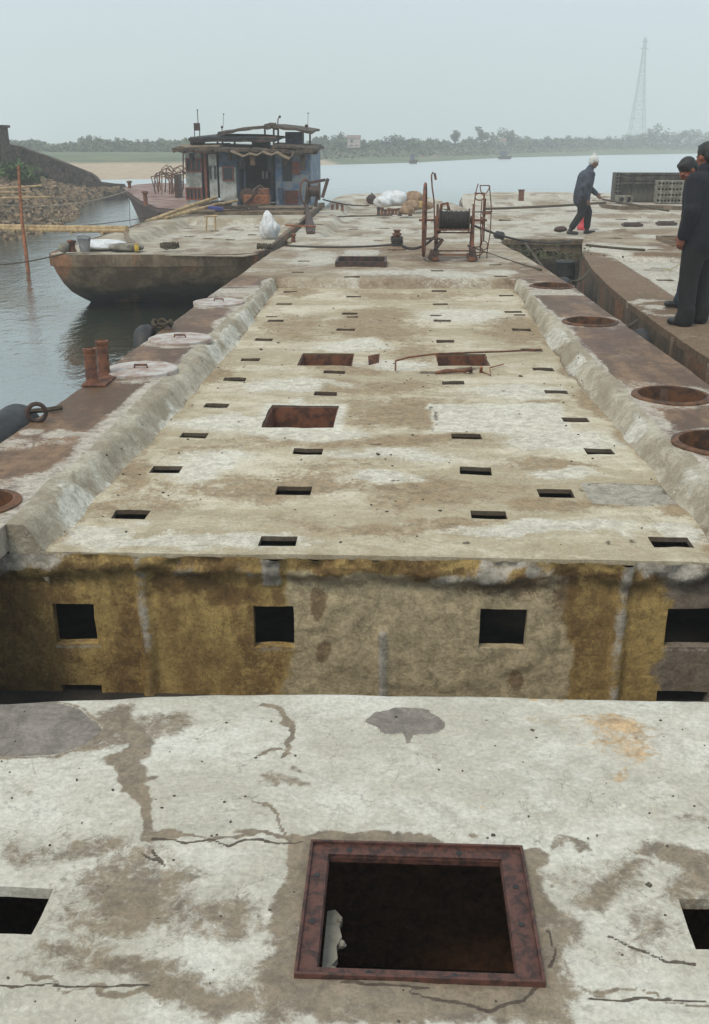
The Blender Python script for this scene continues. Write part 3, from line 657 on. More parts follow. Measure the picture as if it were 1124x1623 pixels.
# near deck
NZ = .10
nedge = lambda X: iY(X, [-1.8, -1.24, -.75, -.25, .26, 1.0, 1.8], [2.64, 2.705, 2.76, 2.80, 2.81, 2.81, 2.79])-2.80+.006*vnoise(X*5, X*0)
def nmap(X, Y): return Y+nedge(X)*sstep(1.95, 2.80, Y)
fhatch = (-.172, .298, 1.624, 2.018); fh1 = (-1.0, -.790, 1.708, 1.855); fh2 = (.672, .87, 1.735, 1.893)
def nz(X, Y):
    e = np.clip((Y-2.735)/.065, 0, 1)
    return NZ+.010*fbm(X*1.7+4, Y*1.9)+.003*fbm(X*9, Y*9)-.035*e**2.2+.012*np.exp(-((Y-2.70)/.05)**2)*0
def near_mask(X, Y):
    Y = nmap(X, Y)
    Xw, Yw = warp(X, Y, .035, 9); Xb, Yb = warp(X, Y, .07, 4); Xs, Ys = warp(X, Y, .008, 14); z = NZ
    dm = np.zeros_like(X)
    L = lambda pts, s=1.0, soft=.4: px_line(Xw, Yw, pts, z, soft, s)
    dm = np.maximum(dm, L([(190, 1135, 34), (205, 1175, 22), (212, 1210, 22), (205, 1250, 17), (222, 1275, 15), (230, 1310, 11), (238, 1330, 16)]))
    dm = np.maximum(dm, px_blobs(Xb, Yb, [(225, 1148, 60, 16, .7), (250, 1160, 40, 12, .7), (150, 1168, 40, 14, .7), (235, 1235, 18, 7, .8), (40, 1242, 22, 8, .45)], z))
    dm = np.maximum(dm, L([(238, 1328, 14), (275, 1328, 10), (300, 1335, 6), (330, 1331, 6), (360, 1342, 4), (390, 1330, 6), (420, 1332, 4), (470, 1336, 5), (492, 1332, 8)]))
    dm = np.maximum(dm, L([(420, 1118, 6), (445, 1130, 5), (464, 1145, 7), (465, 1180, 6), (467, 1208, 5)])); dm = np.maximum(dm, L([(420, 1204, 3), (445, 1199, 5), (462, 1198, 4)]))
    dm = np.maximum(dm, L([(413, 1265, 6), (430, 1270, 7), (435, 1290, 5), (445, 1312, 5), (470, 1330, 3)])); dm = np.maximum(dm, px_blobs(Xw, Yw, [(465, 1238, 30, 7, .65), (492, 1218, 6, 5, .8), (383, 1178, 7, 4, .5), (385, 1330, 20, 4, 1)], z))
    # damp margin of the steel hatch frame
    dx = np.maximum(-.195-Xw, Xw-.325); dy = np.maximum(1.60-Yw, Yw-2.045); d = np.hypot(np.maximum(dx, 0), np.maximum(dy, 0))
    mw = np.interp(Yw, [1.5, 1.62, 1.8, 2.05], [.10, .085, .06, .02]); dm = np.maximum(dm, 1-sstep(mw*.6, mw*1.35, d))
    # large dirty area on the left and on the right
    dm = np.maximum(dm, px_blobs(Xb, Yb, [(180, 1420, 110, 62, .95), (110, 1345, 90, 20, .85), (20, 1340, 50, 22, .9), (330, 1450, 90, 34, .82), (270, 1390, 60, 36, .9), (400, 1560, 70, 42, .95), (300, 1570, 60, 26, .95), (220, 1540, 120, 26, .8),
        (120, 1500, 80, 40, .72), (430, 1500, 30, 50, .7), (1060, 1375, 110, 18, 1.0), (960, 1400, 60, 18, .9), (880, 1440, 40, 30, .75), (1070, 1300, 40, 7, .55), (1040, 1480, 80, 46, .68), (1100, 1400, 40, 40, .85), (640, 1590, 110, 16, .6), (900, 1380, 40, 22, .55)], z, .8))
    dm = np.maximum(dm, L([(855, 1345, 6), (900, 1337, 8), (925, 1333, 5)], .7)); dm = np.maximum(dm, L([(0, 1560, 3), (60, 1556, 4), (130, 1558, 4), (200, 1565, 8), (280, 1560, 12)], .85))
    dm = np.maximum(dm, L([(930, 1582, 5), (1010, 1580, 4), (1124, 1584, 4)], .85)); dm = np.maximum(dm, L([(640, 1575, 8), (700, 1592, 9), (790, 1605, 10), (850, 1575, 14)], .95)); dm = np.maximum(dm, L([(765, 1600, 8), (770, 1623, 14)], .95))
    # grey fresh patches with brown rims
    c, r = pixell(10, 1150, 152, 46, z)
    q = np.hypot((Xs-c[0])/r[0], (Ys-c[1])/r[1]+.25*(Xs-c[0])/r[0]); gp = 1-sstep(.97, 1.03, q); rim = np.clip(1-np.abs(q-1.04)/.09, 0, 1)
    c, r = pixell(643, 1142, 61, 20, z); Xm, Ym = warp(X, Y, .012, 18)
    q2 = np.hypot((Xm-c[0])/r[0], (Ym-c[1])/r[1]); gp = np.maximum(gp, 1-sstep(.96, 1.04, q2)); gp = np.maximum(gp, px_line(Xs, Ys, [(647, 1158, 9), (649, 1168, 6), (649, 1177, 2)], z, .3))
    rim = np.maximum(rim, .55*np.clip(1-np.abs(q2-1.04)/.08, 0, 1)); dm = np.maximum(dm*(1-gp), rim)
    gp = np.maximum(gp, .0)
    wm = px_blobs(Xb, Yb, [(975, 1165, 50, 18, .6), (905, 1150, 40, 7, .55), (965, 1150, 30, 6, .5), (1000, 1200, 40, 30, .55), (985, 1232, 20, 8, .75), (765, 1278, 5, 3, .8), (930, 1150, 10, 5, .8), (830, 1113, 12, 4, .8), (870, 1113, 20, 4, .6), (690, 1192, 4, 2, .7)], z, .7)
    ck = px_line(Xs, Ys, [(0, 1561, 1.2), (60, 1557, 1.4), (150, 1562, 1), (230, 1566, 2)], z, .5, .8)
    for pts in ([(238, 1330, 2), (275, 1330, 2), (300, 1337, 2), (330, 1331, 2.5), (360, 1342, 2), (390, 1330, 3), (415, 1331, 3), (440, 1338, 1.5), (480, 1335, 2)], [(225, 1350, 1), (262, 1370, 1.4), (240, 1345, 1.2)], [(650, 1572, 3), (700, 1588, 4), (775, 1600, 4), (830, 1585, 3), (855, 1566, 5)],
                [(930, 1582, 1.5), (1010, 1580, 1.4), (1124, 1586, 1.6)], [(865, 1470, 1), (880, 1500, 2), (874, 1530, 1)], [(960, 1480, 1), (1010, 1500, 1.5), (1060, 1520, 1), (1100, 1525, 1)], [(545, 1562, 4), (620, 1560, 3), (680, 1566, 2)]):
        ck = np.maximum(ck, px_line(Xs, Ys, pts, z, .7, .85))
    return np.clip(np.stack([dm, gp, wm, ck], -1), 0, 1)
xn = np.unique(np.round(np.concatenate([axis(-1.80, -1.3, .05), axis(-1.3, 1.1, .0065, [fhatch[0], fhatch[1], fh1[0], fh1[1], fh2[0], fh2[1]]), axis(1.1, 1.66, .05)]), 4))
yn = np.unique(np.round(np.concatenate([axis(-1.2, 1.4, .1), axis(1.4, 2.80, .006, [fhatch[2], fhatch[3], fh1[2], fh1[3], fh2[2], fh2[3]])]), 4))
nd_ = sheet('near_deck', xn, yn, nz, M['fore'], barge, near_mask, [fhatch, fh1, fh2], thick=.030, hole_shade=False, skirt=.12, wob=.0025)
A = np.empty(len(nd_.data.vertices)*3); nd_.data.vertices.foreach_get('co', A); A = A.reshape(-1, 3)
A[:, 1] = nmap(A[:, 0], A[:, 1]); nd_.data.vertices.foreach_set('co', A.ravel()); nd_.data.update()
# steel frame of the near hatch
ox0, ox1, oy0, oy1 = -.194, .325, 1.614, 2.036; ix0, ix1, iy0, iy1 = -.151, .272, 1.638, 1.996
mb = MB(); zt = NZ+.004
for (a0, a1, b0_, b1) in ((ox0, ox1, iy1, oy1), (ox0, ox1, oy0, iy0), (ox0, ix0, iy0, iy1), (ix1, ox1, iy0, iy1)):
    mb.box(((a0+a1)/2, (b0_+b1)/2, zt-.006), (a1-a0, b1-b0_, .016))
fr = mb.build('hatch_frame', M['redlead'], barge)
mb = MB(); t = .007
for (c, s) in (((0, oy1), 0), ((0, oy0), 0)): mb.box(((ox0+ox1)/2, c[1], zt-.001), (ox1-ox0+t, t, .024))
for c in (ox0, ox1): mb.box((c, (oy0+oy1)/2, zt-.001), (t, oy1-oy0-t, .024))
mb.build('outer_lip', M['redlead'], fr, bevel=.0015)
mb = MB(); zz = zt-.012
for c in (iy1, iy0): mb.box(((ix0+ix1)/2, c, zz), (ix1-ix0+.008, .006, .014))
for c in (ix0, ix1): mb.box((c, (iy0+iy1)/2, zz), (.006, iy1-iy0-.008, .014))
mb.build('inner_rim', M['redlead'], fr)
for (x, y) in ((-.10, 2.012), (.17, 2.012), (-.172, 1.92), (-.172, 1.77), (.297, 1.90), (.297, 1.78), (-.04, 1.627), (.14, 1.627)):
    mb = MB(); mb.lathe((x, y, zt+.0022), [(.0075, -.003), (.0075, .0012), (.003, .0016)], 10); mb.build('bolt_hole_disc', M['rubber'], fr, True)  # black discs stand in for the dark of the frame's bolt holes
mb = MB()   # shard shaped like the patch of light on a ledge at the hatch's left
pts = [(-.146, 1.68), (-.132, 1.675), (-.128, 1.71), (-.113, 1.735), (-.118, 1.77), (-.107, 1.80), (-.115, 1.83), (-.109, 1.86), (-.128, 1.885), (-.146, 1.88)]
mb.prism(pts, .018, .036); mb.build('lit_ledge_shard', M['brickpale'], barge)
for i in range(3):
    mb = MB(); mb.ball((-.115+random.uniform(-.01, .01), 1.70+i*.075, .037), random.uniform(.007, .010), 7, 5, jit=.3); mb.build('shard_crumb', M['brickpale'], barge)

# ================================================================== THE OTHER BARGES
def poly_edges(left, right):
    """left and right outlines as lists of (x, y) -> functions of Y"""
    ly = [p[1] for p in left]; lx = [p[0] for p in left]; ry = [p[1] for p in right]; rx = [p[0] for p in right]
    return (lambda Y: iY(Y, ly, lx)), (lambda Y: iY(Y, ry, rx))
def rough_z(z0, extra=None):
    def f(X, Y):
        z = z0+.012*fbm(X*1.2, Y*1.1)+.005*fbm(X*6, Y*6)
        return z+extra(X, Y) if extra is not None else z
    return f
def hole_rects(lst, z, w=.09, d=.065):
    o = []
    for px, py in lst:
        q = P(px, py, z); o.append((q.x-w, q.x+w, q.y-d, q.y+d))
    return o
def step_axis(lo, hi, st, hs, i): return np.unique(np.round(axis(lo, hi, st, [h[i] for h in hs]+[h[i+1] for h in hs]), 4))

# ---- barge moored on the left, bow towards the camera
bL = empty('moored_barge', (-3.75, 17, WZ), 'brown weathered concrete barge on the left with its blunt bow towards the camera', 'barge')
LXl = [(-5.38, 15.6), (-5.44, 16.2), (-5.47, 24), (-5.5, 29.5)]; LXr = [(-2.35, 15.6), (-2.22, 15.8), (-2.18, 16.2), (-2.16, 24), (-2.20, 29.5)]
eL, eR = poly_edges(LXl, LXr)
def zL(X, Y):
    fl = sstep(-4.72, -4.98, X); fr = sstep(-2.62, -2.45, X); ff = sstep(17.35, 17.15, Y); fb = sstep(23.4, 23.45, Y)
    t = np.maximum(np.maximum(fl, fr), np.maximum(ff, fb)); return -.05+.15*t+4*t*(1-t)*.05*fbm(X*7, Y*5)
def sstep(a, b, x):
    t = np.clip((x-a)/(b-a), 0, 1); return t*t*(3-2*t)
def L_mask(X, Y):
    rec = ((X > -4.7) & (X < -2.6) & (Y > 17.2) & (Y < 23.4))
    n = fbm(X*2.4, Y*1.3); br = sstep(-.25, .6, n)*.95; pa = sstep(-.3, .5, fbm(X*2.2+9, Y*1.2))*np.where(rec, .9, .4)
    dk = .8*sstep(.0, .6, fbm(X*3, Y*1.1+7))
    return np.clip(np.stack([br, pa, br*0, dk], -1), 0, 1)
hl = hole_rects([(300, 375), (330, 378), (365, 380), (400, 372), (300, 362), (340, 366), (380, 364), (410, 360)], -.05, .09, .10)
sheet('deck', step_axis(-5.52, -2.14, .06, hl, 0), step_axis(15.6, 29.5, .08, hl, 2), rough_z(0, zL), M['b_pale'], bL, L_mask, hl, XL=eL, XR=eR, thick=.03, skirt=.015)
bow = [(-2.17, 29.5), (-2.17, 16.5), (-2.26, 15.92), (-2.6, 15.78), (-3.8, 15.62), (-5.1, 15.58), (-5.40, 15.72), (-5.48, 16.4), (-5.5, 29.5)]
# outline runs so that outward is to the right of travel
def rake(name, pts, levels, mat, parent):
    """levels = [(z, outward offset, bow shift towards +y at the front)]"""
    vs = []; n = len(pts); K = len(levels); ymin = min(p[1] for p in pts)
    for i, p in enumerate(pts):
        a = Vector(pts[max(i-1, 0)]); b = Vector(pts[min(i+1, n-1)]); d = (b-a).normalized(); nr = Vector((-d.y, d.x)) if RIGHT else Vector((d.y, -d.x))
        for z, o, sh in levels:
            k = max(0.0, 1-(p[1]-ymin)/3.0); vs.append((p[0]+nr.x*o, p[1]+nr.y*o+sh*k, z))
    fs = [(i*K+k, i*K+k+1, (i+1)*K+k+1, (i+1)*K+k) for i in range(n-1) for k in range(K-1)]
    mb = MB(); mb.add(vs, fs); o = mb.build(name, mat, parent)
    setmask(o.data, hull_mask(np.array(vs))); return o
RIGHT = True
def dense(pts, st=.12):
    out = []
    for a, b in zip(pts[:-1], pts[1:]):
        a = Vector(a); b = Vector(b); n = max(1, int((b-a).length/st)); out += [tuple(a.lerp(b, k/n)) for k in range(n)]
    return out+[pts[-1]]
lv = [(.103, -.04, 0), (.103, .045, 0), (.02, .05, 0), (-.075, .05, .01), (-.095, .0, .02), (-.2, -.03, .05), (-.4, -.08, .22), (-.55, -.13, .42), (-.68, -.19, .7), (-.80, -.27, .95), (-1.2, -.5, 1.8)]
bd = dense(bow)
rake('hull', bd, lv, M['hull'], bL)
# ---- barge behind the main one
b2 = empty('middle_barge', (-.2, 24, WZ), 'pale concrete barge moored end to end beyond the long barge, heaped with sacks', 'barge')
Z2 = -.10
e2l, e2r = poly_edges([(-1.9, 18.4), (-2.08, 19), (-2.10, 33.5), (-1.9, 35.5), (-1.5, 36.3)], [(1.55, 18.4), (1.9, 19), (1.9, 27), (1.55, 31), (.7, 35), (-.2, 36.3)])
def z2(X, Y):
    e = np.maximum(sstep(20.2, 19.6, Y), np.maximum(sstep(31.5, 32.4, Y), np.maximum(sstep(-1.35, -1.6, X), sstep(1.2, 1.5, X))))
    return Z2+.14*e-.03*np.abs(X)**2*.2
def mid_mask(X, Y):
    br = sstep(-.25, .55, fbm(X*1.6, Y*1.2+3)); pa = sstep(-.4, .4, fbm(X*1.8+9, Y*1.2)); dk = .8*sstep(.0, .6, fbm(X*3, Y*1.6+7))
    return np.clip(np.stack([br, pa, br*0, dk], -1), 0, 1)
h2 = hole_rects([(505, 365), (560, 363), (610, 362), (700, 366), (510, 352), (560, 350), (612, 352), (690, 352), (507, 340), (560, 341), (640, 345), (700, 342), (740, 360)], Z2, .11, .09)
sheet('deck', step_axis(-2.12, 1.92, .06, h2, 0), step_axis(18.4, 36.3, .10, h2, 2), rough_z(0, z2), M['b_pale'], b2, mid_mask, h2, XL=e2l, XR=e2r, thick=.03, skirt=.13)
strip('hull', dense([(1.5, 18.42), (1.88, 19.02), (1.88, 27), (1.53, 31), (.68, 35), (-.2, 36.28), (-1.5, 36.28), (-1.9, 35.5), (-2.08, 33.5), (-2.08, 19), (-1.88, 18.42)], .5), [(0, -.06), (0, -.5), (-.1, -1.3)], M['hull'], b2, True, hull_mask)
# ---- barge on which the worker walks
b3 = empty('crosswise_barge', (5, 28, WZ), 'broad pale concrete barge crossed by the worker in the white hat', 'barge')
Z3 = -.10
e3l, e3r = poly_edges([(2.02, 20.85), (1.95, 22), (1.80, 29), (2.0, 34), (2.2, 36.6), (3.2, 38.0), (4.6, 38.4)], [(3.9, 20.85), (4.6, 22.4), (9.5, 23.2), (10.4, 34), (8.6, 37.5), (5.2, 38.4)])
def z3(X, Y):
    cx = X+.10*(Y-21)
    e = np.exp(-((Y-25.5-.25*X)/.35)**2)*.10+np.exp(-((Y-31.5-.1*X)/.5)**2)*.13+sstep(35, 36.5, Y)*.10
    return Z3+e
def b3_mask(X, Y):
    br = sstep(-.2, .6, fbm(X*1.4, Y*1.1+13)); br = np.maximum(br, np.exp(-((Y-25.2-.25*X)/.3)**2)*.8); br = np.maximum(br, np.exp(-((Y-31.2-.1*X)/.4)**2)*.7)
    br = np.maximum(br, sstep(21.25, 20.95, Y))
    pa = sstep(-.5, .3, fbm(X*1.6+19, Y*1.2)); dk = .8*sstep(.0, .6, fbm(X*3, Y*1.6+17))
    return np.clip(np.stack([br, pa, br*0, dk], -1), 0, 1)
h3 = hole_rects([(840, 344), (985, 348), (905, 335), (1035, 340), (800, 350), (1000, 358)], Z3, .15, .10)
sheet('deck', step_axis(1.78, 10.42, .08, h3, 0), step_axis(20.85, 38.4, .10, h3, 2), rough_z(0, z3), M['b_pale'], b3, b3_mask, h3, XL=e3l, XR=e3r, thick=.03, skirt=.10)
strip('hull', dense([(3.9, 20.83), (4.6, 22.35), (9.5, 23.15), (10.4, 34), (8.6, 37.5), (4.9, 38.4), (3.2, 38.0), (2.2, 36.6), (1.98, 34), (1.78, 29), (1.93, 22), (1.98, 20.83)], .4), [(.0, -.10), (.04, -.12), (.04, -.21), (0, -.23), (0, -.6), (-.2, -1.3)], M['hull'], b3, True, hull_mask)
# ---- barge on the right, where the two men stand
b4 = empty('right_hand_barge', (4.6, 15, WZ), 'brown stained concrete barge along the right edge under the two standing men', 'barge')
e4l, e4r = poly_edges([(3.0, 1.5), (2.85, 5.5), (2.74, 7.5), (2.66, 8.67), (2.64, 10.2), (2.68, 12.9), (2.80, 14.75), (2.95, 16.3), (3.12, 17.6), (3.34, 18.9), (3.62, 20.3), (3.98, 21.3), (4.7, 22.1)], [(6.9, 1.5), (6.9, 20.5), (6.3, 22.1)])
def z4(X, Y):
    fl = sstep(3.42, 3.20, X-.028*(Y-9)); fb = sstep(16.9, 17.1, Y); t = np.maximum(fl, fb)
    return -.12+.12*t+4*t*(1-t)*.02*fbm(X*6, Y*5)
def b4_mask(X, Y):
    Xw, Yw = warp(X, Y, .15, 2.5); q = X-.028*(Y-9)
    rec = (q > 3.3)*(Y < 17)
    pa = np.maximum(np.exp(-((q-3.34)/.10)**2)*(Y < 17.2), rec*.85); pa = np.maximum(pa, px_blobs(Xw, Yw, [(1000, 392, 40, 5), (960, 395, 30, 12), (1040, 375, 30, 3), (1030, 485, 18, 4), (985, 405, 30, 8)], 0))
    c, r = pixell(1050, 487, 36, 11, 0); d = np.hypot((Xw-c[0])/r[0], (Yw-c[1])/r[1]); pa = np.maximum(pa, np.clip(1-np.abs(d-1)/.2, 0, 1)*.9)
    br = np.clip((1-rec)*(Y < 17.3)*1.0+sstep(.1, .35, fbm(X*1.5, Y)), 0, 1)*(1-.9*pa)
    dk = sstep(.16, .4, fbm(X*2+4, Y*2+17))*.6
    return np.clip(np.stack([br, pa, br*0, dk], -1), 0, 1)
h4 = hole_rects([(1037, 405), (1055, 442), (1092, 520)], -.10, .12, .08)+hole_rects([(975, 377)], 0, .12, .09)
hatch4 = (4.85, 5.7, 18.4, 19.6)
sheet('deck', step_axis(2.6, 6.92, .05, h4+[hatch4], 0), step_axis(1.5, 22.1, .07, h4+[hatch4], 2), rough_z(0, z4), M['b_brown'], b4, b4_mask, h4+[hatch4], XL=e4l, XR=e4r, thick=.03, skirt=.10)
strip('hull', dense([(2.99, 1.52), (6.88, 1.52), (6.88, 20.5), (6.3, 22.08), (4.7, 22.08), (3.96, 21.27), (3.60, 20.3), (3.32, 18.9), (3.10, 17.6), (2.93, 16.3), (2.78, 14.75), (2.66, 12.9), (2.62, 10.2), (2.64, 8.67), (2.72, 7.5), (2.83, 5.5), (2.99, 1.52)], .3)[::-1], [(0, -.06), (0, -.5), (-.1, -1.3)], M['hull'], b4, False, hull_mask)
def liner2(h, z0, z1, mat, par):
    mb = MB(); x0, x1, y0, y1 = h; t = .03; cx, cy = (x0+x1)/2, (y0+y1)/2
    mb.box((x0, cy, (z0+z1)/2), (t, y1-y0+t, z0-z1)); mb.box((x1, cy, (z0+z1)/2), (t, y1-y0+t, z0-z1)); mb.box((cx, y0, (z0+z1)/2), (x1-x0-t, t, z0-z1)); mb.box((cx, y1, (z0+z1)/2), (x1-x0-t, t, z0-z1)); mb.box((cx, cy, z1), (x1-x0, y1-y0, t))
    return mb.build('hatch', mat, par)
liner2(hatch4, .08, -.4, M['wood'], b4)
# welded seams standing on the side plating of the right hand barge
for (x, y) in ((2.632, 9.6), (2.632, 8.4), (2.668, 12.2)):
    mb = MB(); mb.box((x-.012, y, -.24), (.03, .025, .46)); mb.build('rubbing_strip', M['b_pale'], b4)
# ---- barge far right with the hollow blocks
b5 = empty('block_barge', (9, 34, WZ), 'brown concrete barge at the far right loaded with stacked hollow blocks', 'barge')
e5l, e5r = poly_edges([(6.3, 30.0), (6.05, 30.6), (6.1, 33), (6.8, 35.2), (8, 36.2)], [(14.5, 30.0), (15, 36.2)])
def b5_mask(X, Y):
    n = sstep(-.2, .5, fbm(X*1.5, Y*1.2)); return np.clip(np.stack([n, 1-n, n*0, n*.3], -1), 0, 1)
sheet('deck', axis(6.0, 15, .12), axis(30.0, 36.2, .12), rough_z(.02), M['b_brown'], b5, b5_mask, XL=e5l, XR=e5r, thick=.1, skirt=.1)
strip('hull', dense([(15, 36.2), (8, 36.2), (6.8, 35.2), (6.1, 33), (6.05, 30.6), (6.3, 30.0), (14.5, 30.0)], .4), [(-.05, .01), (.07, .0), (.09, -.1), (.07, -.18), (0, -.2), (0, -.5), (-.2, -1.3)][::1], M['hull'], b5, False, hull_mask)

# ================================================================== THINGS ON THE BARGES
def rock_box(mb, c, s, jit=.12):
    vs = []
    for z in (-1, 1):
        for x, y in ((-1, -1), (1, -1), (1, 1), (-1, 1)): vs.append((c[0]+s[0]/2*x*(1+random.uniform(-jit, jit)), c[1]+s[1]/2*y*(1+random.uniform(-jit, jit)), c[2]+s[2]/2*z*(1+random.uniform(-jit, jit))))
    mb.add(vs, [(3, 2, 1, 0), (4, 5, 6, 7), (0, 1, 5, 4), (1, 2, 6, 5), (2, 3, 7, 6), (3, 0, 4, 7)])
def catenary(a, b, sag, n=14):
    a = Vector(a); b = Vector(b); out = []
    for i in range(n+1):
        t = i/n; p = a.lerp(b, t); p.z -= sag*4*t*(1-t); out.append(p)
    return out
def wiggle(pts, z, n=6, amp=.03):
    out = []
    for a, b in zip(pts[:-1], pts[1:]):
        a = Vector((a[0], a[1], z)); b = Vector((b[0], b[1], z))
        for k in range(n): q = a.lerp(b, k/n); q.x += random.uniform(-amp, amp); q.y += random.uniform(-amp, amp); out.append(q)
    return out+[Vector((pts[-1][0], pts[-1][1], z))]

# ---- the winch
WYc = 15.0
def W_(px, py, Y=WYc): return PV(px, py, Y)
zd = .13
wroot = empty('hand_winch', (.82, WYc, zd), 'rusty hand winch with a thin rimmed wheel and a drum of dark wire rope', 'winch')
ax = W_(720, 349); az = ax.z
xL = W_(691, 349).x; xR = W_(748, 349).x
def frame_side(x):
    mb = MB()
    for s in (-1, 1):
        mb.beam((x, WYc+s*.20, zd+.02), (x, WYc+s*.035, az), .045, .02, (1, 0, 0))
        mb.beam((x+.02, WYc+s*.20, zd+.02), (x+.02, WYc+s*.035, az+.22), .012, .03, (1, 0, 0))
    mb.beam((x, WYc-.15, zd+.22), (x, WYc+.15, zd+.22), .03, .03); mb.beam((x, WYc-.3, zd+.03), (x, WYc+.3, zd+.03), .09, .05)
    mb.lathe((x-.02, WYc, az), [(.055, 0), (.06, .01), (.06, .045), (.03, .05)], 14, 'x')
    return mb.build('side_frame', M['rust'], wroot, bevel=.002)
frame_side(xL); frame_side(xR)
mb = MB(); mb.box((xL-.03, WYc-.24, zd+.07), (.13, .09, .14), (0, .3, 0)); mb.box((xL+.03, WYc-.2, zd+.2), (.05, .05, .24), (0, .6, 0)); mb.box((xL-.04, WYc-.2, zd+.30), (.20, .05, .03)); mb.build('brake_block', M['rustdark'], wroot, bevel=.004)
mb = MB(); mb.box((xR+.02, WYc-.24, zd+.10), (.09, .10, .2), (0, -.25, 0)); mb.build('foot_block', M['rustdark'], wroot, bevel=.004)
for z, y in ((zd+.13, -.17), (zd+.08, -.22), (zd+.42, -.14), (zd+.36, .12)):
    mb = MB(); mb.beam((xL, WYc+y, z), (xR, WYc+y, z), .03, .02); mb.build('tie_bar', M['rust'], wroot)
mb = MB(); mb.tube([(W_(664, 349).x, WYc, az), (W_(772, 349).x, WYc, az)], .017, 10); mb.build('shaft', M['rust'], wroot, True)
L0 = W_(697, 349).x; L1 = W_(743, 349).x
mb = MB(); prof_ = [(.05, 0)]; k = int((L1-L0)/.022)
for i in range(k):
    x = (i+.5)*(L1-L0)/k
    for j in range(5): a = PI*j/4; prof_.append((.120+.012*math.sin(a)+.006*math.sin(i*2.1), x-.011*math.cos(a)))
prof_.append((.05, L1-L0)); mb.lathe((L0, WYc, az), prof_, 28, 'x'); mb.build('rope_drum', M['cable'], wroot, True)
for x in (L0-.004, L1+.004):
    mb = MB(); mb.lathe((x-.006, WYc, az), [(.03, 0), (.165, 0), (.168, .006), (.165, .012), (.03, .012)], 30, 'x'); mb.build('drum_flange', M['rustdark'], wroot, True)
mb = MB(); mb.tube([(L0+.0, WYc-.03, az+.12), (L0+.02, WYc-.05, az+.22), (L0+.10, WYc-.05, az+.24), (L0+.13, WYc-.04, az+.14)], .022, 8); mb.build('clamp', M['rust'], wroot, True)
mb = MB(); mb.lathe((0, 0, 0), [(.001, 0), (.02, 0), (.02, .02), (.001, .025)], 8); mb.v = [(v[0]+L0+.06, v[1]+WYc-.08, v[2]+az+.16) for v in mb.v]; mb.build('clamp_bolt', M['sack'], wroot)
def wheel(x, c_y, c_z, R, name, tilt=.0):
    mb = MB(); n = 40; pts = [(x+tilt*math.cos(2*PI*i/n), c_y+R*math.cos(2*PI*i/n), c_z+R*math.sin(2*PI*i/n)) for i in range(n+1)]
    mb.tube(pts, .021, 8, False); w = mb.build(name, M['rust'], wroot, True)
    for i in range(5):
        a = 2*PI*i/5+.3; m2 = MB(); m2.tube([(x, c_y+.03*math.cos(a), c_z+.03*math.sin(a)), (x, c_y+R*math.cos(a), c_z+R*math.sin(a))], .012, 6); m2.build('spoke', M['rust'], w, True)
    m2 = MB(); m2.lathe((x-.03, c_y, c_z), [(.02, 0), (.05, .005), (.05, .055), (.02, .06)], 12, 'x'); m2.build('hub', M['rustdark'], w, True)
wheel(W_(673, 349).x, WYc, az, .50, 'hand_wheel', .028)
# small toothed wheel and crank bars on the right side
xa = W_(765, 349).x
mb = MB(); mb.beam((xa, WYc, az-.35), (xa+.01, WYc, az+.38), .03, .02); mb.beam((xa+.03, WYc+.03, az-.3), (xa+.03, WYc+.03, az+.3), .02, .02); mb.box((xa+.05, WYc, az+.10), (.12, .05, .03)); mb.lathe((xa-.02, WYc, az), [(.02, 0), (.05, 0), (.05, .05), (.02, .05)], 12, 'x'); mb.build('crank', M['rust'], wroot, bevel=.002)
# ---- wire frame leaning at the winch (a bent rod rack)
rk = empty('rod_rack', (1.2, WYc+.1, zd), 'thin bent rod rack with round loops leaning against the winch', 'rack')
Yr = WYc+.15
def loop(cx, cy, rx, ry, Y=Yr, n=20, r=.007, a0=0, a1=2*PI):
    pts = []
    for i in range(n+1):
        a = a0+(a1-a0)*i/n; q = PV(cx+rx*math.cos(a), cy+ry*math.sin(a), Y); pts.append(q)
    return pts
def rodpts(l, Y=Yr): return [PV(px, py, Y) for px, py in l]
zb_ = 411
parts = [rodpts([(758, 291), (754, 306), (751, 330), (750, 342)]), rodpts([(776, 295), (779, 330), (777, 370), (772, 400), (772, zb_)]),
         rodpts([(761, 294), (776, 294)]), rodpts([(761, 294), (762, 303), (766, 307), (771, 306), (775, 300), (776, 294)]), loop(760, 312, 7, 5.5), rodpts([(764, 318), (762, 345), (762, 390), (760, zb_)]), rodpts([(752, 306), (768, 306)]),
         loop(758, 398, 7, 7), loop(767, 389, 6, 7), rodpts([(751, 400), (772, 400)])]
for p_ in parts:
    mb = MB(); mb.tube(p_, .0085, 6); mb.build('rod', M['rust'], rk, True)
# ---- hooked rod standing behind the winch
mb = MB(); mb.tube([PV(*q, WYc+.6) for q in [(690, 404), (689, 360), (688, 318), (685, 296), (684, 278), (686, 273), (689, 275), (691, 285)]], [.011]*5+[.011, .016, .018], 8)
tag(mb.build('hooked_rod', M['rust'], None, True), 'upright rusty rod with a hooked top standing behind the winch', 'rod')
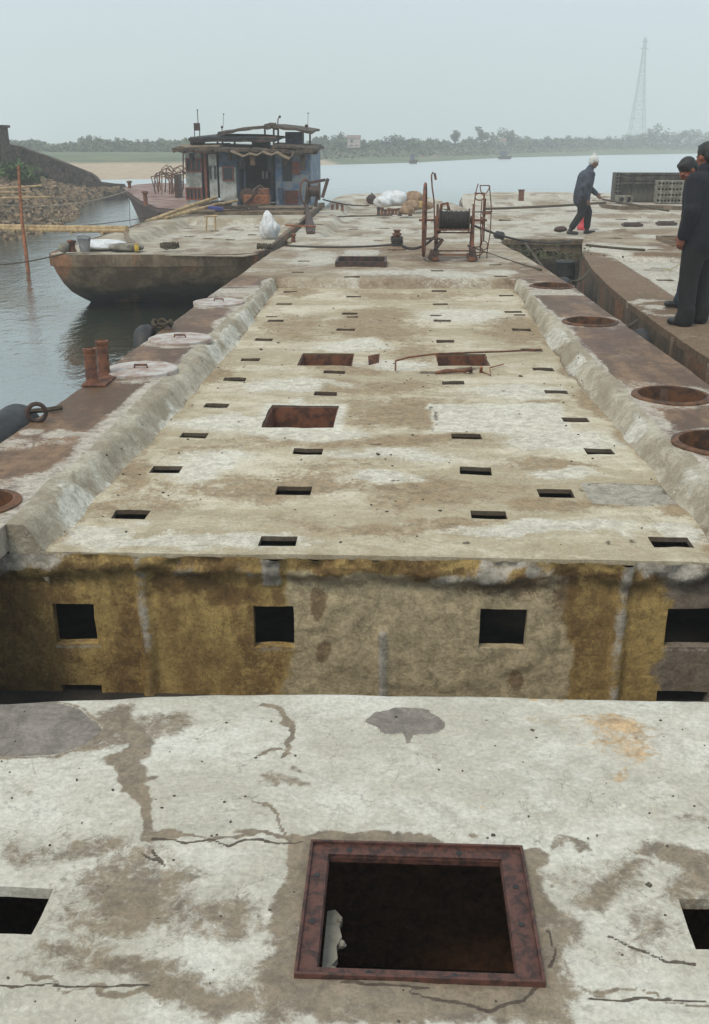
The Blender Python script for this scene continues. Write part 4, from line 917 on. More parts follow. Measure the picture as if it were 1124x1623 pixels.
# ---- the tripod like bollard with cables
q = P(629, 396, .12)
bb = empty('mooring_bollard', (q.x, q.y, .12), 'squat rusty bollard wound with cable on the end deck left of the winch', 'bollard')
mb = MB(); mb.lathe((q.x, q.y, .12), [(.14, 0), (.15, .02), (.12, .05), (.07, .07)], 16); mb.build('base', M['b_pale'], bb, True)
mb = MB(); mb.lathe((q.x, q.y, .17), [(.075, 0), (.06, .04), (.05, .12), (.052, .17), (.075, .18), (.075, .205), (.045, .21), (.045, .235), (.06, .24), (.06, .26), (.001, .262)], 14); mb.build('post', M['rust'], bb, True)
mb = MB()
for k in range(7): a = 0; mb.tube([(q.x+(.085+.01*math.sin(k*2.2))*math.cos(2*PI*i/14), q.y+(.085)*math.sin(2*PI*i/14), .20+k*.018+.012*math.sin(2*PI*i/14+k)) for i in range(15)], .013, 6, False)
mb.build('cable_wrap', M['cable'], bb, True)
# ---- hatch board etc: three short rusty stubs and the row of rusty bottle-shaped posts
def stub(px, py, z, h, r, label, group, mat='rust'):
    q = P(px, py, z); mb = MB(); mb.lathe((q.x, q.y, z), [(r*1.25, 0), (r*1.2, h*.12), (r*.9, h*.2), (r*.8, h*.7), (r*1.05, h*.74), (r*1.05, h*.98), (r*.6, h)], 12)
    return tag(mb.build('iron_stub', M[mat], None, True), label, 'iron stub', group)
for px in (527, 534.5, 542.5): stub(px, 334, .0, .16+random.uniform(-.01, .02), .042, 'short rusty iron stub, one of three standing in a row right of the houseboat', 'three iron stubs in a row')
for i in range(10):
    px = 600+i*5.6; stub(px, 341+random.uniform(-1.5, 1.5), -.05, .19+random.uniform(-.04, .03), .045, 'rusty iron stub in the crowded row in front of the white sacks', 'crowded row of rusty stubs', random.choice(['rust', 'rustdark', 'rust']))
# ---- sacks
def sack(c, s, mat, label, cat='sack', group=None, rot=0, lump=.25, name='sack', folds=0.0):
    mb = MB(); n = 26; m = 16; c = Vector(c)
    vs = []; ph = random.uniform(0, 9)
    for i in range(m+1):
        t = -PI/2+PI*i/m
        for k in range(n):
            a = 2*PI*k/n; e = .75
            sx = math.copysign(abs(math.cos(a))**e, math.cos(a)); sy = math.copysign(abs(math.sin(a))**e, math.sin(a))
            r = 1+lump*.5*math.sin(3*a+ph+t*2)*math.cos(t)+lump*.5*math.sin(5*a-ph+3*t)*.5+folds*math.sin(9*a+4*math.sin(3*t+ph))*.12+random.uniform(-.02, .02)
            cr = math.cos(t)**.7 if math.cos(t) > 0 else 0
            x, y, z = s[0]/2*sx*cr*r, s[1]/2*sy*cr*r, s[2]/2*math.sin(t)*(1+lump*.3*math.sin(2*a+ph))
            vs.append(c+Vector((x*math.cos(rot)-y*math.sin(rot), x*math.sin(rot)+y*math.cos(rot), max(z, -s[2]/2*.92)+s[2]/2)))
    fs = [(i*n+k, i*n+(k+1) % n, (i+1)*n+(k+1) % n, (i+1)*n+k) for i in range(m) for k in range(n)]
    mb.add(vs, fs); o = mb.build(name, M[mat], None, True); return tag(o, label, cat, group)
q = P(622, 329, .0)
sack((q.x, q.y+.5, .0), (.80, .7, .42), 'sack', 'bulky bright white sack heaped behind the row of rusty stubs', 'sack', None, .2, .3)
sack((q.x-.25, q.y+.1, .0), (.55, .45, .30), 'sack', 'smaller white sack slumped at the left foot of the big white one', 'sack', None, .5, .3)
for (px, py, sx, sz, mt, lb) in ((652, 333, .42, .28, 'brownsack', 'tan sack lying right beside the white sacks'), (664, 331, .40, .22, 'yellowish', 'ochre sack at the right end of the sack heap'), (656, 327, .5, .42, 'brownsack', 'brown sack topping the heap right of the white sacks'), (646, 339, .36, .22, 'brownsack', 'small brown sack lowest in the heap, nearest the rusty stubs'), (676, 331, .36, .22, 'brownsack', 'dark brown sack lying just left of the winch wheel')):
    q = P(px, py, .0)
    if mt == 'yellowish' and 'yellowish' not in M: M['yellowish'] = simple('ochre_sack', (.42, .28, .10), (.28, .17, .07), 9, .85, .7)
    sack((q.x, q.y, -.02), (sx, .4, sz), mt, lb, 'sack', None, random.uniform(-.5, .5), .3)
# buoy
q = P(589, 324, .0); mb = MB(); mb.ball((q.x, q.y, .14), (.16, .14, .14), 14, 10, jit=.06); mb.tube([(q.x-.02, q.y, .26), (q.x, q.y, .33), (q.x+.04, q.y, .28)], .015, 6)
tag(mb.build('mooring_float', M['rustdark'], None, True), 'dark round mooring float left of the white sacks', 'float')
# white bag standing on the left barge
q = P(427, 388, .0); sack((q.x, q.y, .07), (.34, .32, .46), 'sack', 'white plastic bag standing on the deck of the left barge with its top gathered', 'bag', None, .3, .25, 'plastic_bag', 1.0)
o = COL.objects['plastic_bag']
for v in o.data.vertices:
    t = (v.co.z-.07)/.46
    if t > .55: k = 1-.65*(t-.55)/.45; v.co.x = q.x+(v.co.x-q.x)*k-.05*(t-.55); v.co.y = q.y+(v.co.y-q.y)*k
    if t > .85: v.co.z += .05
# ---- things on the bow of the left barge
zb = .13
q = P(135, 399, zb); bk = empty('metal_bucket', (q.x, q.y, zb), 'grey metal bucket standing on the bow of the left barge', 'bucket')
mb = MB(); mb.lathe((q.x, q.y, zb), [(.07, 0), (.105, .21), (.11, .21), (.112, .20), (.10, .195), (.066, .01)], 20); mb.build('bucket_body', M['galv'], bk, True)
mb = MB(); mb.tube([(q.x+.11*math.cos(a), q.y-.02*math.sin(a), zb+.20+.04*math.sin(a)) for a in [i*PI/10 for i in range(11)]], .005, 5); mb.build('handle', M['rustdark'], bk, True)
q = P(115, 399, zb); mb = MB(); mb.lathe((q.x, q.y, zb), [(.07, 0), (.05, .05), (.048, .12), (.07, .14), (.07, .17), (.03, .18)], 14); tag(mb.build('small_bollard', M['rust'], None, True), 'small rusty bollard on the left corner of the left barge bow', 'bollard')
q = P(102, 400, zb); mb = MB(); mb.ball((q.x, q.y, zb+.07), (.09, .10, .075), 12, 8, jit=.08); tag(mb.build('stone_lump', M['brickpale'], None, True), 'rounded grey lump at the very corner of the left barge bow', 'stone')
q = P(160, 394, zb); sack((q.x, q.y, zb-.02), (.75, .4, .16), 'whitegrey' if 'whitegrey' in M else 'sack', 'flat greyish white sack lying behind the metal bucket', 'sack', None, .1, .3)
q = P(200, 396, zb); sack((q.x, q.y, zb-.02), (.55, .28, .12), 'brickpale', 'grey cloth bundle lying on the bow right of the bucket', 'bundle', None, -.1, .3, 'cloth_bundle')
q = P(217, 398, zb); mb = MB(); mb.lathe((q.x, q.y, zb), [(.035, 0), (.04, .08), (.02, .10), (.02, .12)], 12); tag(mb.build('yellow_can', M['yellow'], None, True), 'small yellow can at the right end of the grey bundle', 'can')
def coil(px, py, z, r, label, turns=6, mat='rope', name='rope_coil'):
    q = P(px, py, z); pts = []
    for i in range(turns*14): a = i*2*PI/14; rr = r*(.55+.45*abs(math.sin(i*.21))); pts.append((q.x+rr*math.cos(a), q.y+rr*math.sin(a)*.9, z+.02+.10*r*6*random.random()))
    mb = MB(); mb.tube(pts, .014, 6); return tag(mb.build(name, M[mat], None, True), label, 'rope')
coil(270, 396, zb, .15, 'tangled dark rope coil on the middle of the left barge bow')
coil(420, 396, zb, .12, 'small dark rope heap at the right corner of the left barge bow')
# little trestle on the left barge
q = P(334, 358, 0); tr = empty('small_trestle', (q.x, q.y, .05), 'small open wooden trestle standing on the left barge deck', 'trestle')
for px in (327, 342):
    mb = MB(); a = P(px, 366, -.04); mb.tube([a, PV(px+(-1 if px > 330 else 1)*1.0, 342, a.y)], .018, 6); mb.build('leg', M['bamboo'], tr, True)
a = P(327, 366, -.04); mb = MB(); mb.tube([PV(324, 343, a.y), PV(345, 342, a.y)], .022, 6); mb.build('crossbar', M['bamboo'], tr, True)

# ---- fenders (old tyres and drums)
def tyre(c, R, r, rot, label, name='tyre_fender'):
    mb = MB(); n = 30; m = 12; Mx = Euler(rot).to_matrix(); vs = []
    for i in range(n):
        a = 2*PI*i/n
        for k in range(m):
            b = 2*PI*k/m; rr = R+r*math.cos(b)*.8+(.006 if (i+k) % 2 and abs(math.cos(b)) > .5 else 0); vs.append(Vector(c)+Mx @ Vector((rr*math.cos(a), rr*math.sin(a), r*1.15*math.sin(b))))
    fs = [(i*m+k, i*m+(k+1) % m, ((i+1) % n)*m+(k+1) % m, ((i+1) % n)*m+k) for i in range(n) for k in range(m)]
    mb.add(vs, fs); return tag(mb.build(name, M['rubber'], None, True), label, 'tyre')
def at_edge(px, py, z): return P(px, py, z)
q = P(20, 700, .0); qx = float(edgeL(np.array(q.y)))
f_ = empty('drum_fender', (qx-.17, 5.9, -.05), 'fat black cylindrical fender hanging at the left edge of the long barge', 'fender')
mb = MB(); mb.lathe((qx-.17, 5.45, .03), [(.06, 0), (.13, .01), (.155, .04), (.155, .62), (.13, .66), (.06, .67)], 26, 'y'); mb.build('fender_body', M['rubber'], f_, True)
mb = MB(); mb.tube([(qx-.12, 5.98, .155), (qx+.02, 6.05, .15), (qx+.10, 6.12, .15)], .016, 6); mb.build('lashing', M['rope'], f_, True)
q = P(60, 669, .13); mb = MB(); mb.tube([(q.x+.05*math.cos(a), q.y+.02*math.cos(a), .19+.055*math.sin(a)) for a in [2*PI*i/16 for i in range(17)]], .014, 7, False); tag(mb.build('iron_ring', M['rustdark'], None, True), 'dark iron ring standing on the left edge next to the black fender', 'ring')
x_ = float(edgeL(np.array(8.9))); tyre((x_-.11, 8.9, -.03), .17, .07, (0, PI/2-.15, 0), 'worn tyre fender hanging on the left side of the long barge below the white covers')
coil(260, 521, .13, .10, 'dark rope heap lying on the left edge beside the worn tyre', 4)
x_ = float(edgeR(np.array(13.6))); tyre((2.40, 14.8, -.30), .15, .07, (0, PI/2-.1, .3), 'black tyre fender wedged at the bow of the right hand barge')
tyre((2.47, 10.2, -.24), .15, .07, (0, PI/2-.1, .1), 'black tyre fender squeezed between the long barge and the right hand barge')
mb = MB(); qd = PV(905, 425, 18.6); mb.lathe((qd.x-.1, 18.6, -.75), [(.17, 0), (.19, .03), (.17, .2), (.19, .22), (.17, .42), (.19, .45), (.16, .47)], 18); tag(mb.build('plastic_drum', M['rubber'], None, True), 'dark grey drum floating in the gap before the barge corner', 'drum')
# moss and rubbish in that gap
def clump(name, c, s, n, mat, label, cat, kind=None):
    mb = MB()
    for i in range(n):
        p = Vector(c)+Vector((random.gauss(0, s[0]/2), random.gauss(0, s[1]/2), abs(random.gauss(0, s[2]/2)))); a = random.uniform(0, 2*PI); r = random.uniform(.02, .05)
        u = Vector((math.cos(a), math.sin(a), random.uniform(-.5, .8)))*r; w = Vector((-math.sin(a), math.cos(a), random.uniform(-.3, .9)))*r
        mb.add([p-u, p+w*.5, p+u, p-w*.5], [(0, 1, 2, 3)])
    return tag(mb.build(name, M[mat], None), label, cat, None, kind)
M['moss'] = simple('moss', (.06, .07, .025), (.035, .035, .015), 20, .95, .5)
clump('weed_growth', (2.2, 17.0, -.05), (.8, .5, .12), 500, 'moss', 'dark green weed and rubbish caught at the corner between the barges', 'weed', 'stuff')
# bent rods and scraps on the recessed deck
mb = MB(); mb.tube([P(627, 587, .02), P(627, 572, .08)+Vector((0, 0, 0)), P(650, 566, .09), P(690, 561, .10), P(740, 559, .07), P(800, 557, .04), P(858, 554, .03)], .008, 6)
tag(mb.build('bent_rod', M['rust'], None, True), 'long thin bent reinforcing rod lying across the right square hatch', 'rod')
mb = MB(); q = P(593, 577, 0); mb.add([(q.x-.04, q.y-.05, .0), (q.x+.04, q.y+.06, .0), (q.x+.045, q.y+.08, .07), (q.x-.045, q.y-.02, .07), (q.x-.045, q.y-.05, .004), (q.x+.035, q.y+.06, .004), (q.x+.04, q.y+.085, .072), (q.x-.05, q.y-.015, .072)], [(0, 1, 2, 3), (7, 6, 5, 4), (0, 4, 5, 1), (1, 5, 6, 2), (2, 6, 7, 3), (3, 7, 4, 0)])
tag(mb.build('steel_scrap', M['rust'], None), 'small folded rusty plate standing between the two square hatches', 'scrap')
mb = MB(); a = P(690, 591, .01); b = P(735, 588, .02); c = P(748, 584, .05); mb.tube([a, a.lerp(b, .4)+Vector((0, 0, .01)), b], [.012, .018, .012], 6); mb.tube([b, c, P(746, 588, .02)], .02, 6); tag(mb.build('rusty_strap', M['rust'], None, True), 'crumpled rusty strap lying just before the right square hatch', 'scrap')
mb = MB(); mb.tube([P(762, 591, .0), P(763, 582, .05)], .014, 6); mb.tube([P(762, 588, .01), P(778, 595, .01), P(776, 583, .03), P(798, 577, .02)], .005, 5); tag(mb.build('wire_scrap', M['rustbright'], None, True), 'bent wire with a stub of bar right of the rusty strap', 'wire')

# ================================================================== HOUSEBOAT
HY = 27.5
hb = empty('houseboat_cabin', (-3.9, HY+1.5, -.1), 'ramshackle blue and white houseboat cabin with patched dark roofs and red-brown windows', 'cabin')
def V_(px, py, dy=0.0): return PV(px, py, HY+dy)
def panel(name, x0, y0, x1, y1, mat, dy=0.0, th=.05, parent=None):
    a = V_(x0, y0, dy); b = V_(x1, y1, dy); mb = MB(); mb.box(((a.x+b.x)/2, HY+dy+th/2, (a.z+b.z)/2), (abs(b.x-a.x), th, abs(a.z-b.z)))
    return mb.build(name, M[mat], parent or hb)
def winframe(x0, y0, x1, y1, nb=2, mat='reddoor', dy=-.02, cross=1):
    a = V_(x0, y0, dy); b = V_(x1, y1, dy); mb = MB(); t = .035; w = b.x-a.x; cz = (a.z+b.z)/2; cx = (a.x+b.x)/2
    for z in (a.z-t/2, b.z+t/2): mb.box((cx, HY+dy, z), (w, .04, t))
    for k in range(nb+1): mb.box((a.x+t/2+(w-t)*k/nb, HY+dy, cz), (t, .04, abs(a.z-b.z)-2*t))
    o = mb.build('window', M[mat], hb)
    m2 = MB(); m2.box((cx, HY+dy+.022, cz), (w-.01, .012, abs(a.z-b.z)-.01)); m2.build('pane', M['glass'], o); return o
eave = 242; base = 326
panel('wall', 293, eave, 322, base, 'whitewall'); winframe(294, 251, 321, 273, 3); winframe(294, 297, 321, 317, 4)
panel('corner_post', 322, eave, 330, base, 'reddoor', -.03, .12)
panel('door', 330, 244, 346, 320, 'whitewall', -.02, .04)
for x0 in (331.5, 339): panel('door_light', x0, 263, x0+4.2, 284, 'glass', -.035, .014)
panel('wall', 347, eave, 376, 265, 'bluedark'); panel('wall', 347, 265, 376, base, 'whitewall'); winframe(352, 264, 371, 287, 1)
panel('wall', 436, eave, 491, base, 'bluewall'); panel('dark_window', 447, 250, 463, 287, 'tarp', -.03, .03); panel('shutter', 463, 256, 475, 277, 'reddoor', -.04, .03); panel('locker', 441, 298, 448, 318, 'bluedark', -.12, .10)
lv_ = panel('louvred_shutter', 451, 302, 473, 323, 'reddoor', -.06, .04)
for k in range(5):
    a = V_(452, 304+k*3.7, -.075); b = V_(472, 304+k*3.7, -.075); mb = MB(); mb.beam(a, b, .02, .012); mb.build('slat', M['rustdark'], lv_)
# deep dark porch between
yb0, yb1 = HY+.05, HY+1.6
a = V_(376, eave); b = V_(436, base)
mb = MB(); mb.box((a.x-.02, (yb0+yb1)/2, (a.z+b.z)/2), (.05, yb1-yb0, a.z-b.z)); mb.build('porch_side', M['bluedark'], hb)
mb = MB(); mb.box((b.x+.03, (yb0+yb1)/2, (a.z+b.z)/2), (.05, yb1-yb0, a.z-b.z)); mb.build('porch_side', M['bluedark'], hb)
mb = MB(); mb.box(((a.x+b.x)/2, yb1, (a.z+b.z)/2), (b.x-a.x, .05, a.z-b.z)); mb.build('porch_back', M['dark'], hb)
for px in (381, 388, 431):
    a2 = V_(px, 252, .25); b2_ = V_(px, 318, .25); mb = MB(); mb.beam(a2, b2_, .05, .05, (0, 1, 0)); mb.build('porch_post', M['bluedark'], hb)
for px in (417, 423): mb = MB(); mb.beam(V_(px, 271, .9), V_(px, 283, .9), .05, .03, (0, 1, 0)); mb.build('pale_bar', M['whitewall'], hb)  # narrow pale bars set inside the porch
# side and back walls
w0 = V_(293, eave); w1 = V_(491, base)
for x, s_ in ((w0.x+.0, 'whitewall'), (w1.x-.0, 'bluewall')):
    mb = MB(); mb.box((x, HY+1.85, (w0.z+w1.z)/2), (.05, 3.5, w0.z-w1.z)); mb.build('side_wall', M[s_], hb)
mb = MB(); mb.box(((w0.x+w1.x)/2, HY+3.6, (w0.z+w1.z)/2), (w1.x-w0.x, .05, w0.z-w1.z)); mb.build('back_wall', M['whitewall'], hb)
def roofsheet(name, pts, y0, y1, th, mat, droop=0.0, rag=.03):
    """ragged roof: pts = front edge (px, py) measured at the front; extends back"""
    mb = MB(); n = len(pts); vs = []
    for dy, dz in ((y0, 0), ((y0+y1)/2, .06), (y1, .08)):
        for (px, py) in pts:
            q = V_(px, py, 0); r = rag if dy == y0 else 0
            vs.append((q.x, HY+dy+random.uniform(-r, r)*3, q.z+dz+random.uniform(-r, r)))
    top = [(x, y, z+th*.5) for x, y, z in vs]; bot = [(x, y, z-th*.5-(random.uniform(0, rag) if i < n else 0)) for i, (x, y, z) in enumerate(vs)]
    N = len(vs); V = top+bot; F = []
    for r in range(2):
        for k in range(n-1):
            i = r*n+k; F.append((i, i+1, i+n+1, i+n)); F.append((N+i, N+i+n, N+i+n+1, N+i+1))
    for k in range(n-1): F.append((k, N+k, N+k+1, k+1)); i = 2*n+k; F.append((i, i+1, N+i+1, N+i))
    for i0, i1 in ((0, n), (n, 2*n)): F.append((i0, i1, N+i1, N+i0)); F.append((i0+n-1, N+i0+n-1, N+i1+n-1, i1+n-1))
    mb.add(V, F); return mb.build(name, M[mat], hb)
def lin(x0, y0, x1, y1, n): return [(x0+(x1-x0)*k/n, y0+(y1-y0)*k/n) for k in range(n+1)]
roofsheet('main_roof', lin(278, 237.5, 340, 235.5, 8)+lin(345, 236, 430, 239, 12)+lin(434, 239, 498, 240, 9), -.42, 3.7, .07, 'roof', rag=.022)
roofsheet('main_roof_fringe', lin(280, 240, 372, 239, 16), -.38, .4, .03, 'rustdark', rag=.03)
roofsheet('roof_patch', lin(285, 234.5, 350, 233, 9), -.30, 1.6, .04, 'wood', rag=.025)
roofsheet('roof_patch', lin(432, 232.5, 503, 236, 9), -.32, 1.4, .05, 'roof', rag=.03)
roofsheet('eave_board', lin(480, 242, 504, 243, 4), -.2, .8, .035, 'rustdark', rag=.01)
# zigzag corrugated awning over the porch
zz_ = [(371, 240), (382, 244), (391, 248), (400, 244), (412, 246), (421, 241), (434, 246), (443, 242), (452, 247), (462, 252), (467, 246), (470, 241)]
roofsheet('wavy_awning', zz_, -.62, .1, .022, 'wood', rag=.006)
roofsheet('upper_deck_roof', lin(296, 221, 330, 217.5, 5)+lin(336, 217.5, 400, 218.5, 8)+lin(405, 219, 438, 222, 4), .2, 2.6, .05, 'tarp', rag=.012)
roofsheet('upper_deck_beam', lin(298, 223.5, 436, 223, 12), .22, .3, .05, 'rustdark', rag=.006)
roofsheet('top_roof', lin(342, 211, 365, 208.5, 4)+lin(372, 206, 426, 201.5, 8)+lin(432, 201, 460, 204, 5)+lin(466, 205, 493, 209.5, 5), .3, 3.0, .06, 'roof', rag=.016)
for (x0, y0, x1, y1, mt, dy) in ((301, 222, 319, 232, 'tarp', .5), (399, 224, 425, 238, 'tarp', .6), (452, 209, 479, 228, 'bluedark', .9)): panel('wheelhouse_box', x0, y0, x1, y1, mt, dy, .6)
for px, y0, y1 in ((345, 212, 236), (420, 204, 236), (434, 202, 232), (441, 204, 230), (478, 207, 232), (491.5, 209, 236), (353, 222, 234), (372, 222, 234)):
    mb = MB(); mb.beam(V_(px, y0, .6), V_(px, y1, .6), .045, .045, (0, 1, 0)); mb.build('roof_post', M['rustdark'], hb)
for px in (290.5,):
    mb = MB(); mb.beam(V_(px, 243, -.3), V_(px, 300, -.3), .03, .03, (0, 1, 0)); mb.build('roof_post', M['rustdark'], hb)
mb = MB()
for i in range(7): q = V_(424+i*2.2, 201-2.5*math.sin(i*.5)+random.uniform(-1, 1), .5); mb.ball(q, (.09, .1, .07), 8, 6, jit=.25)
mb.tube([V_(422, 202, .5), V_(430, 199, .5), V_(440, 202, .5)], .07, 8); mb.build('rubbish_bundle', M['roof'], hb)
for (x0, y0, x1, y1, mt) in ((379, 246, 387, 268, 'tarp'), (396, 248, 404, 262, 'brownsack'), (424, 247, 433, 272, 'tarp'), (448, 244, 456, 262, 'rustdark'), (360, 243, 368, 254, 'rustdark'), (300, 243, 308, 256, 'tarp'), (476, 245, 484, 270, 'roof')):
    mb = MB(); n = 6; vs = []
    for i in range(n+1):
        for k in range(4):
            q = V_(x0+(x1-x0)*k/3+random.uniform(-.4, .4), y0+(y1-y0)*i/n+random.uniform(-.5, .5)*(i == n), -.22); vs.append((q.x, q.y+.04*math.sin(k*2+i*.4), q.z))
    N = len(vs); vs += [(x, y+.015, z) for x, y, z in vs]
    for b_0, fl in ((0, 0), (N, 1)): mb.f += [tuple(b_0+j for j in ((i*4+k, i*4+k+1, (i+1)*4+k+1, (i+1)*4+k)[::-1 if fl else 1])) for i in range(n) for k in range(3)]
    mb.v = vs; mb.build('hanging_rag', M[mt], hb, True)
# masts and lamps on the roof
def mast(label, name, cat, f): 
    mb = MB(); f(mb); return tag(mb.build(name, M['rustdark'], None, True), label, cat)
r_ = empty('antenna_box', tuple(V_(312, 216, .6)), 'dark box on two legs with a thin antenna at the left of the cabin roof', 'antenna')
mb = MB(); a = V_(307.5, 195, .6); b = V_(317, 207, .6); mb.box(((a.x+b.x)/2, HY+.6, (a.z+b.z)/2), (b.x-a.x, .12, a.z-b.z)); mb.build('box', M['rustdark'], r_, bevel=.005)
for px in (308.5, 316.5): mb = MB(); mb.tube([V_(px, 207, .6), V_(px, 218, .6)], .012, 6); mb.build('leg', M['rustdark'], r_)
mb = MB(); mb.tube([V_(314, 195, .6), V_(313, 174, .6)], .011, 6); mb.ball(V_(313, 174.5, .6), .022, 6, 4); mb.build('rod', M['rustdark'], r_, True)
def f1(mb): mb.tube([V_(352, 214, .6), V_(352, 203, .6)], .012, 6); mb.ball(V_(352, 201.5, .6), .035, 8, 6); mb.tube([V_(354, 200, .6), V_(354.5, 181, .6)], .005, 4); mb.ball(V_(354.5, 181, .6), .02, 6, 4)
mast('small round lamp with a whisker rod, second from the left on the cabin roof', 'roof_lamp', 'lamp', f1)
def f2(mb): mb.tube([V_(440.5, 203, .6), V_(440.5, 193, .6), V_(441, 188, .6), V_(444, 185, .6)], .016, 6); mb.ball(V_(443.5, 185, .6), .035, 8, 6)
mast('gooseneck lamp on a curved pipe at the highest point of the cabin roof', 'gooseneck_lamp', 'lamp', f2)
def f3(mb): mb.tube([V_(487, 209, .6), V_(486, 202, .6)], .012, 6); mb.ball(V_(486, 199.5, .6), (.05, .04, .04), 8, 6); mb.tube([V_(488, 198, .6), V_(488.5, 179, .6)], .005, 4); mb.ball(V_(488.5, 179.5, .6), .02, 6, 4)
mast('round searchlight with a whisker rod at the right end of the cabin roof', 'searchlight', 'lamp', f3)
# raised deck under the cabin, deck clutter in front
mb = MB(); mb.box((-3.83, 24.9+1.0, .13), (3.1, 2.6, .06)); mb.build('cabin_platform', M['wood'], bL)
def pole(a, b, r, label, group, mat='bamboo', name='bamboo_pole'):
    mb = MB(); a = Vector(a); b = Vector(b); n = 9; pts = []; rr = []
    off = Vector((random.uniform(-1, 1), random.uniform(-1, 1), random.uniform(-.5, .5)))*.02*(b-a).length/2
    for i in range(n*2+1):
        t = i/(n*2); pts.append(a.lerp(b, t)+off*math.sin(PI*t)); rr.append(r*(1-.25*t)*(1.16 if i % 2 == 0 else 1))
    mb.tube(pts, rr, 8); return tag(mb.build(name, M[mat], None, True), label, 'pole', group)
for (x0, y0, x1, y1, Ya, Yb, r) in ((232, 352, 342, 313, 22.6, 25.2, .045), (240, 350, 330, 316, 22.6, 25.4, .04), (268, 341, 377, 318, 23.4, 25.6, .035), (275, 338, 322, 319, 23.6, 25.2, .03), (262, 346, 350, 322, 23.0, 25.0, .035), (283, 334, 300, 324, 23.8, 24.6, .03)):
    pole(PV(x0, y0, Ya), PV(x1, y1, Yb), r, 'pale bamboo pole in the loose bundle leaning before the houseboat cabin', 'bamboo poles before the cabin')
for i in range(11):
    x = random.uniform(300, 400); Yq = random.uniform(24.2, 26.4); a = PV(x, 331+random.uniform(-4, 5), Yq); b = a+Vector((random.uniform(.5, 1.5), random.uniform(-.25, .25), random.uniform(-.04, .05)))
    mb = MB(); mb.beam(a, b, .09, .035); tag(mb.build('loose_board', M[random.choice(['wood', 'roof', 'rustdark'])], None), 'weathered board in the litter of planks on the deck before the cabin', 'board', 'loose boards before the cabin')
q = PV(342, 330, 24.4); mb = MB(); mb.box(q, (.34, .2, .07), (0, .1, .2)); tag(mb.build('blue_sheet', M['blueplast'], None, bevel=.01), 'folded dark blue plastic sheet among the boards before the cabin', 'sheet')
# rusty engine in front of the porch
en = empty('old_engine', tuple(PV(408, 328, 25.6)), 'orange rusted engine and gearbox lying in front of the dark cabin porch', 'engine')
mb = MB(); c = PV(408, 316, 25.6); rock_box(mb, c, (.62, .4, .24), .06); mb.build('engine_block', M['rustbright'], en, bevel=.02)
mb = MB(); c = PV(414, 305, 25.6); rock_box(mb, c, (.38, .34, .20), .08); mb.build('cylinder_head', M['rust'], en, bevel=.02)
mb = MB(); c = PV(392, 310, 25.5); mb.lathe((c.x, c.y, c.z), [(.03, -.05), (.18, -.04), (.18, .04), (.03, .05)], 20, 'y'); mb.build('flywheel', M['rustdark'], en, True)
mb = MB(); mb.tube([PV(398, 318, 25.4), PV(404, 300, 25.4), PV(412, 294, 25.5), PV(420, 300, 25.5)], .03, 8); mb.build('exhaust_pipe', M['rustdark'], en, True)
mb = MB(); mb.tube([PV(388, 324, 25.4), PV(408, 304, 25.3)], .022, 6); mb.build('lever', M['rustdark'], en, True)
for i in range(9):
    c = PV(random.uniform(300, 440), random.uniform(322, 328), random.uniform(25.4, 26.8)); mb = MB(); rock_box(mb, c, (random.uniform(.15, .4), .2, random.uniform(.08, .2)), .2)
    tag(mb.build('scrap_lump', M[random.choice(['rustdark', 'roof', 'rust', 'tarp'])], None, bevel=.015), 'shapeless dark scrap piece heaped on the deck around the old engine', 'scrap', 'scrap heap at the cabin')
# windlass at the right of the cabin
Yw = 26.3
wl = empty('windlass', tuple(PV(498, 326, Yw)), 'dark rusty windlass with a large wheel and slanting bar beside the cabin', 'windlass')
mb = MB(); c = PV(484, 304, Yw); n = 28; mb.tube([(c.x+.22*math.cos(2*PI*i/n)*.55, c.y+.1*math.cos(2*PI*i/n), c.z+.30*math.sin(2*PI*i/n)) for i in range(n+1)], .025, 7, False); mb.build('wheel', M['rust'], wl, True)
mb = MB(); c = PV(497, 303, Yw); mb.lathe((c.x-.16, c.y, c.z), [(.05, 0), (.22, .0), (.22, .03), (.13, .04), (.13, .28), (.22, .29), (.22, .32), (.05, .33)], 18, 'x'); mb.build('drum', M['rustdark'], wl, True)
mb = MB(); mb.beam(PV(490, 290, Yw), PV(516, 285, Yw), .09, .07); mb.build('top_arm', M['rustdark'], wl)
mb = MB(); mb.beam(PV(520, 283, Yw-.2), PV(511, 313, Yw-.2), .08, .05, (0, 1, 0)); mb.build('slanting_bar', M['rustdark'], wl)
for x0, x1 in ((488, 484), (506, 500)): mb = MB(); mb.beam(PV(x0, 292, Yw), PV(x1, 328, Yw), .07, .07, (0, 1, 0)); mb.build('leg', M['rustdark'], wl)
mb = MB(); mb.tube([PV(486, 326, Yw-.3), PV(488, 340, 24.2), PV(490, 350, 22.8), PV(492, 362, 21.6), PV(493, 373, 20.2)], [.05, .06, .09, .10, .09], 10); tag(mb.build('canvas_hose', M['rustdark'], None, True), 'thick dark hose hanging down from the windlass to the barge edge', 'hose')
q = P(465, 384, .12); mb = MB(); mb.lathe((q.x, q.y, .11), [(.05, 0), (.04, .03), (.036, .11), (.05, .12), (.05, .15), (.02, .155)], 12); tag(mb.build('small_bollard', M['rust'], None, True), 'small rusty bollard on the end deck near the white plastic bag', 'bollard')
for (x0, y0, x1, y1, mt, lb) in ((453, 357, 500, 359, 'rustbright', 'rusty red bar lying along the edge deck right of the white plastic bag'), (205, 393-8, 198, 366, 'wood', 'short grey board lying on the left edge of the moored barge')):
    mb = MB(); a = P(x0, y0, .13); b = P(x1, y1, .13); mb.beam(a, b, .06, .03); tag(mb.build('flat_bar' if mt != 'wood' else 'loose_board', M[mt], None), lb, 'bar' if mt != 'wood' else 'board')

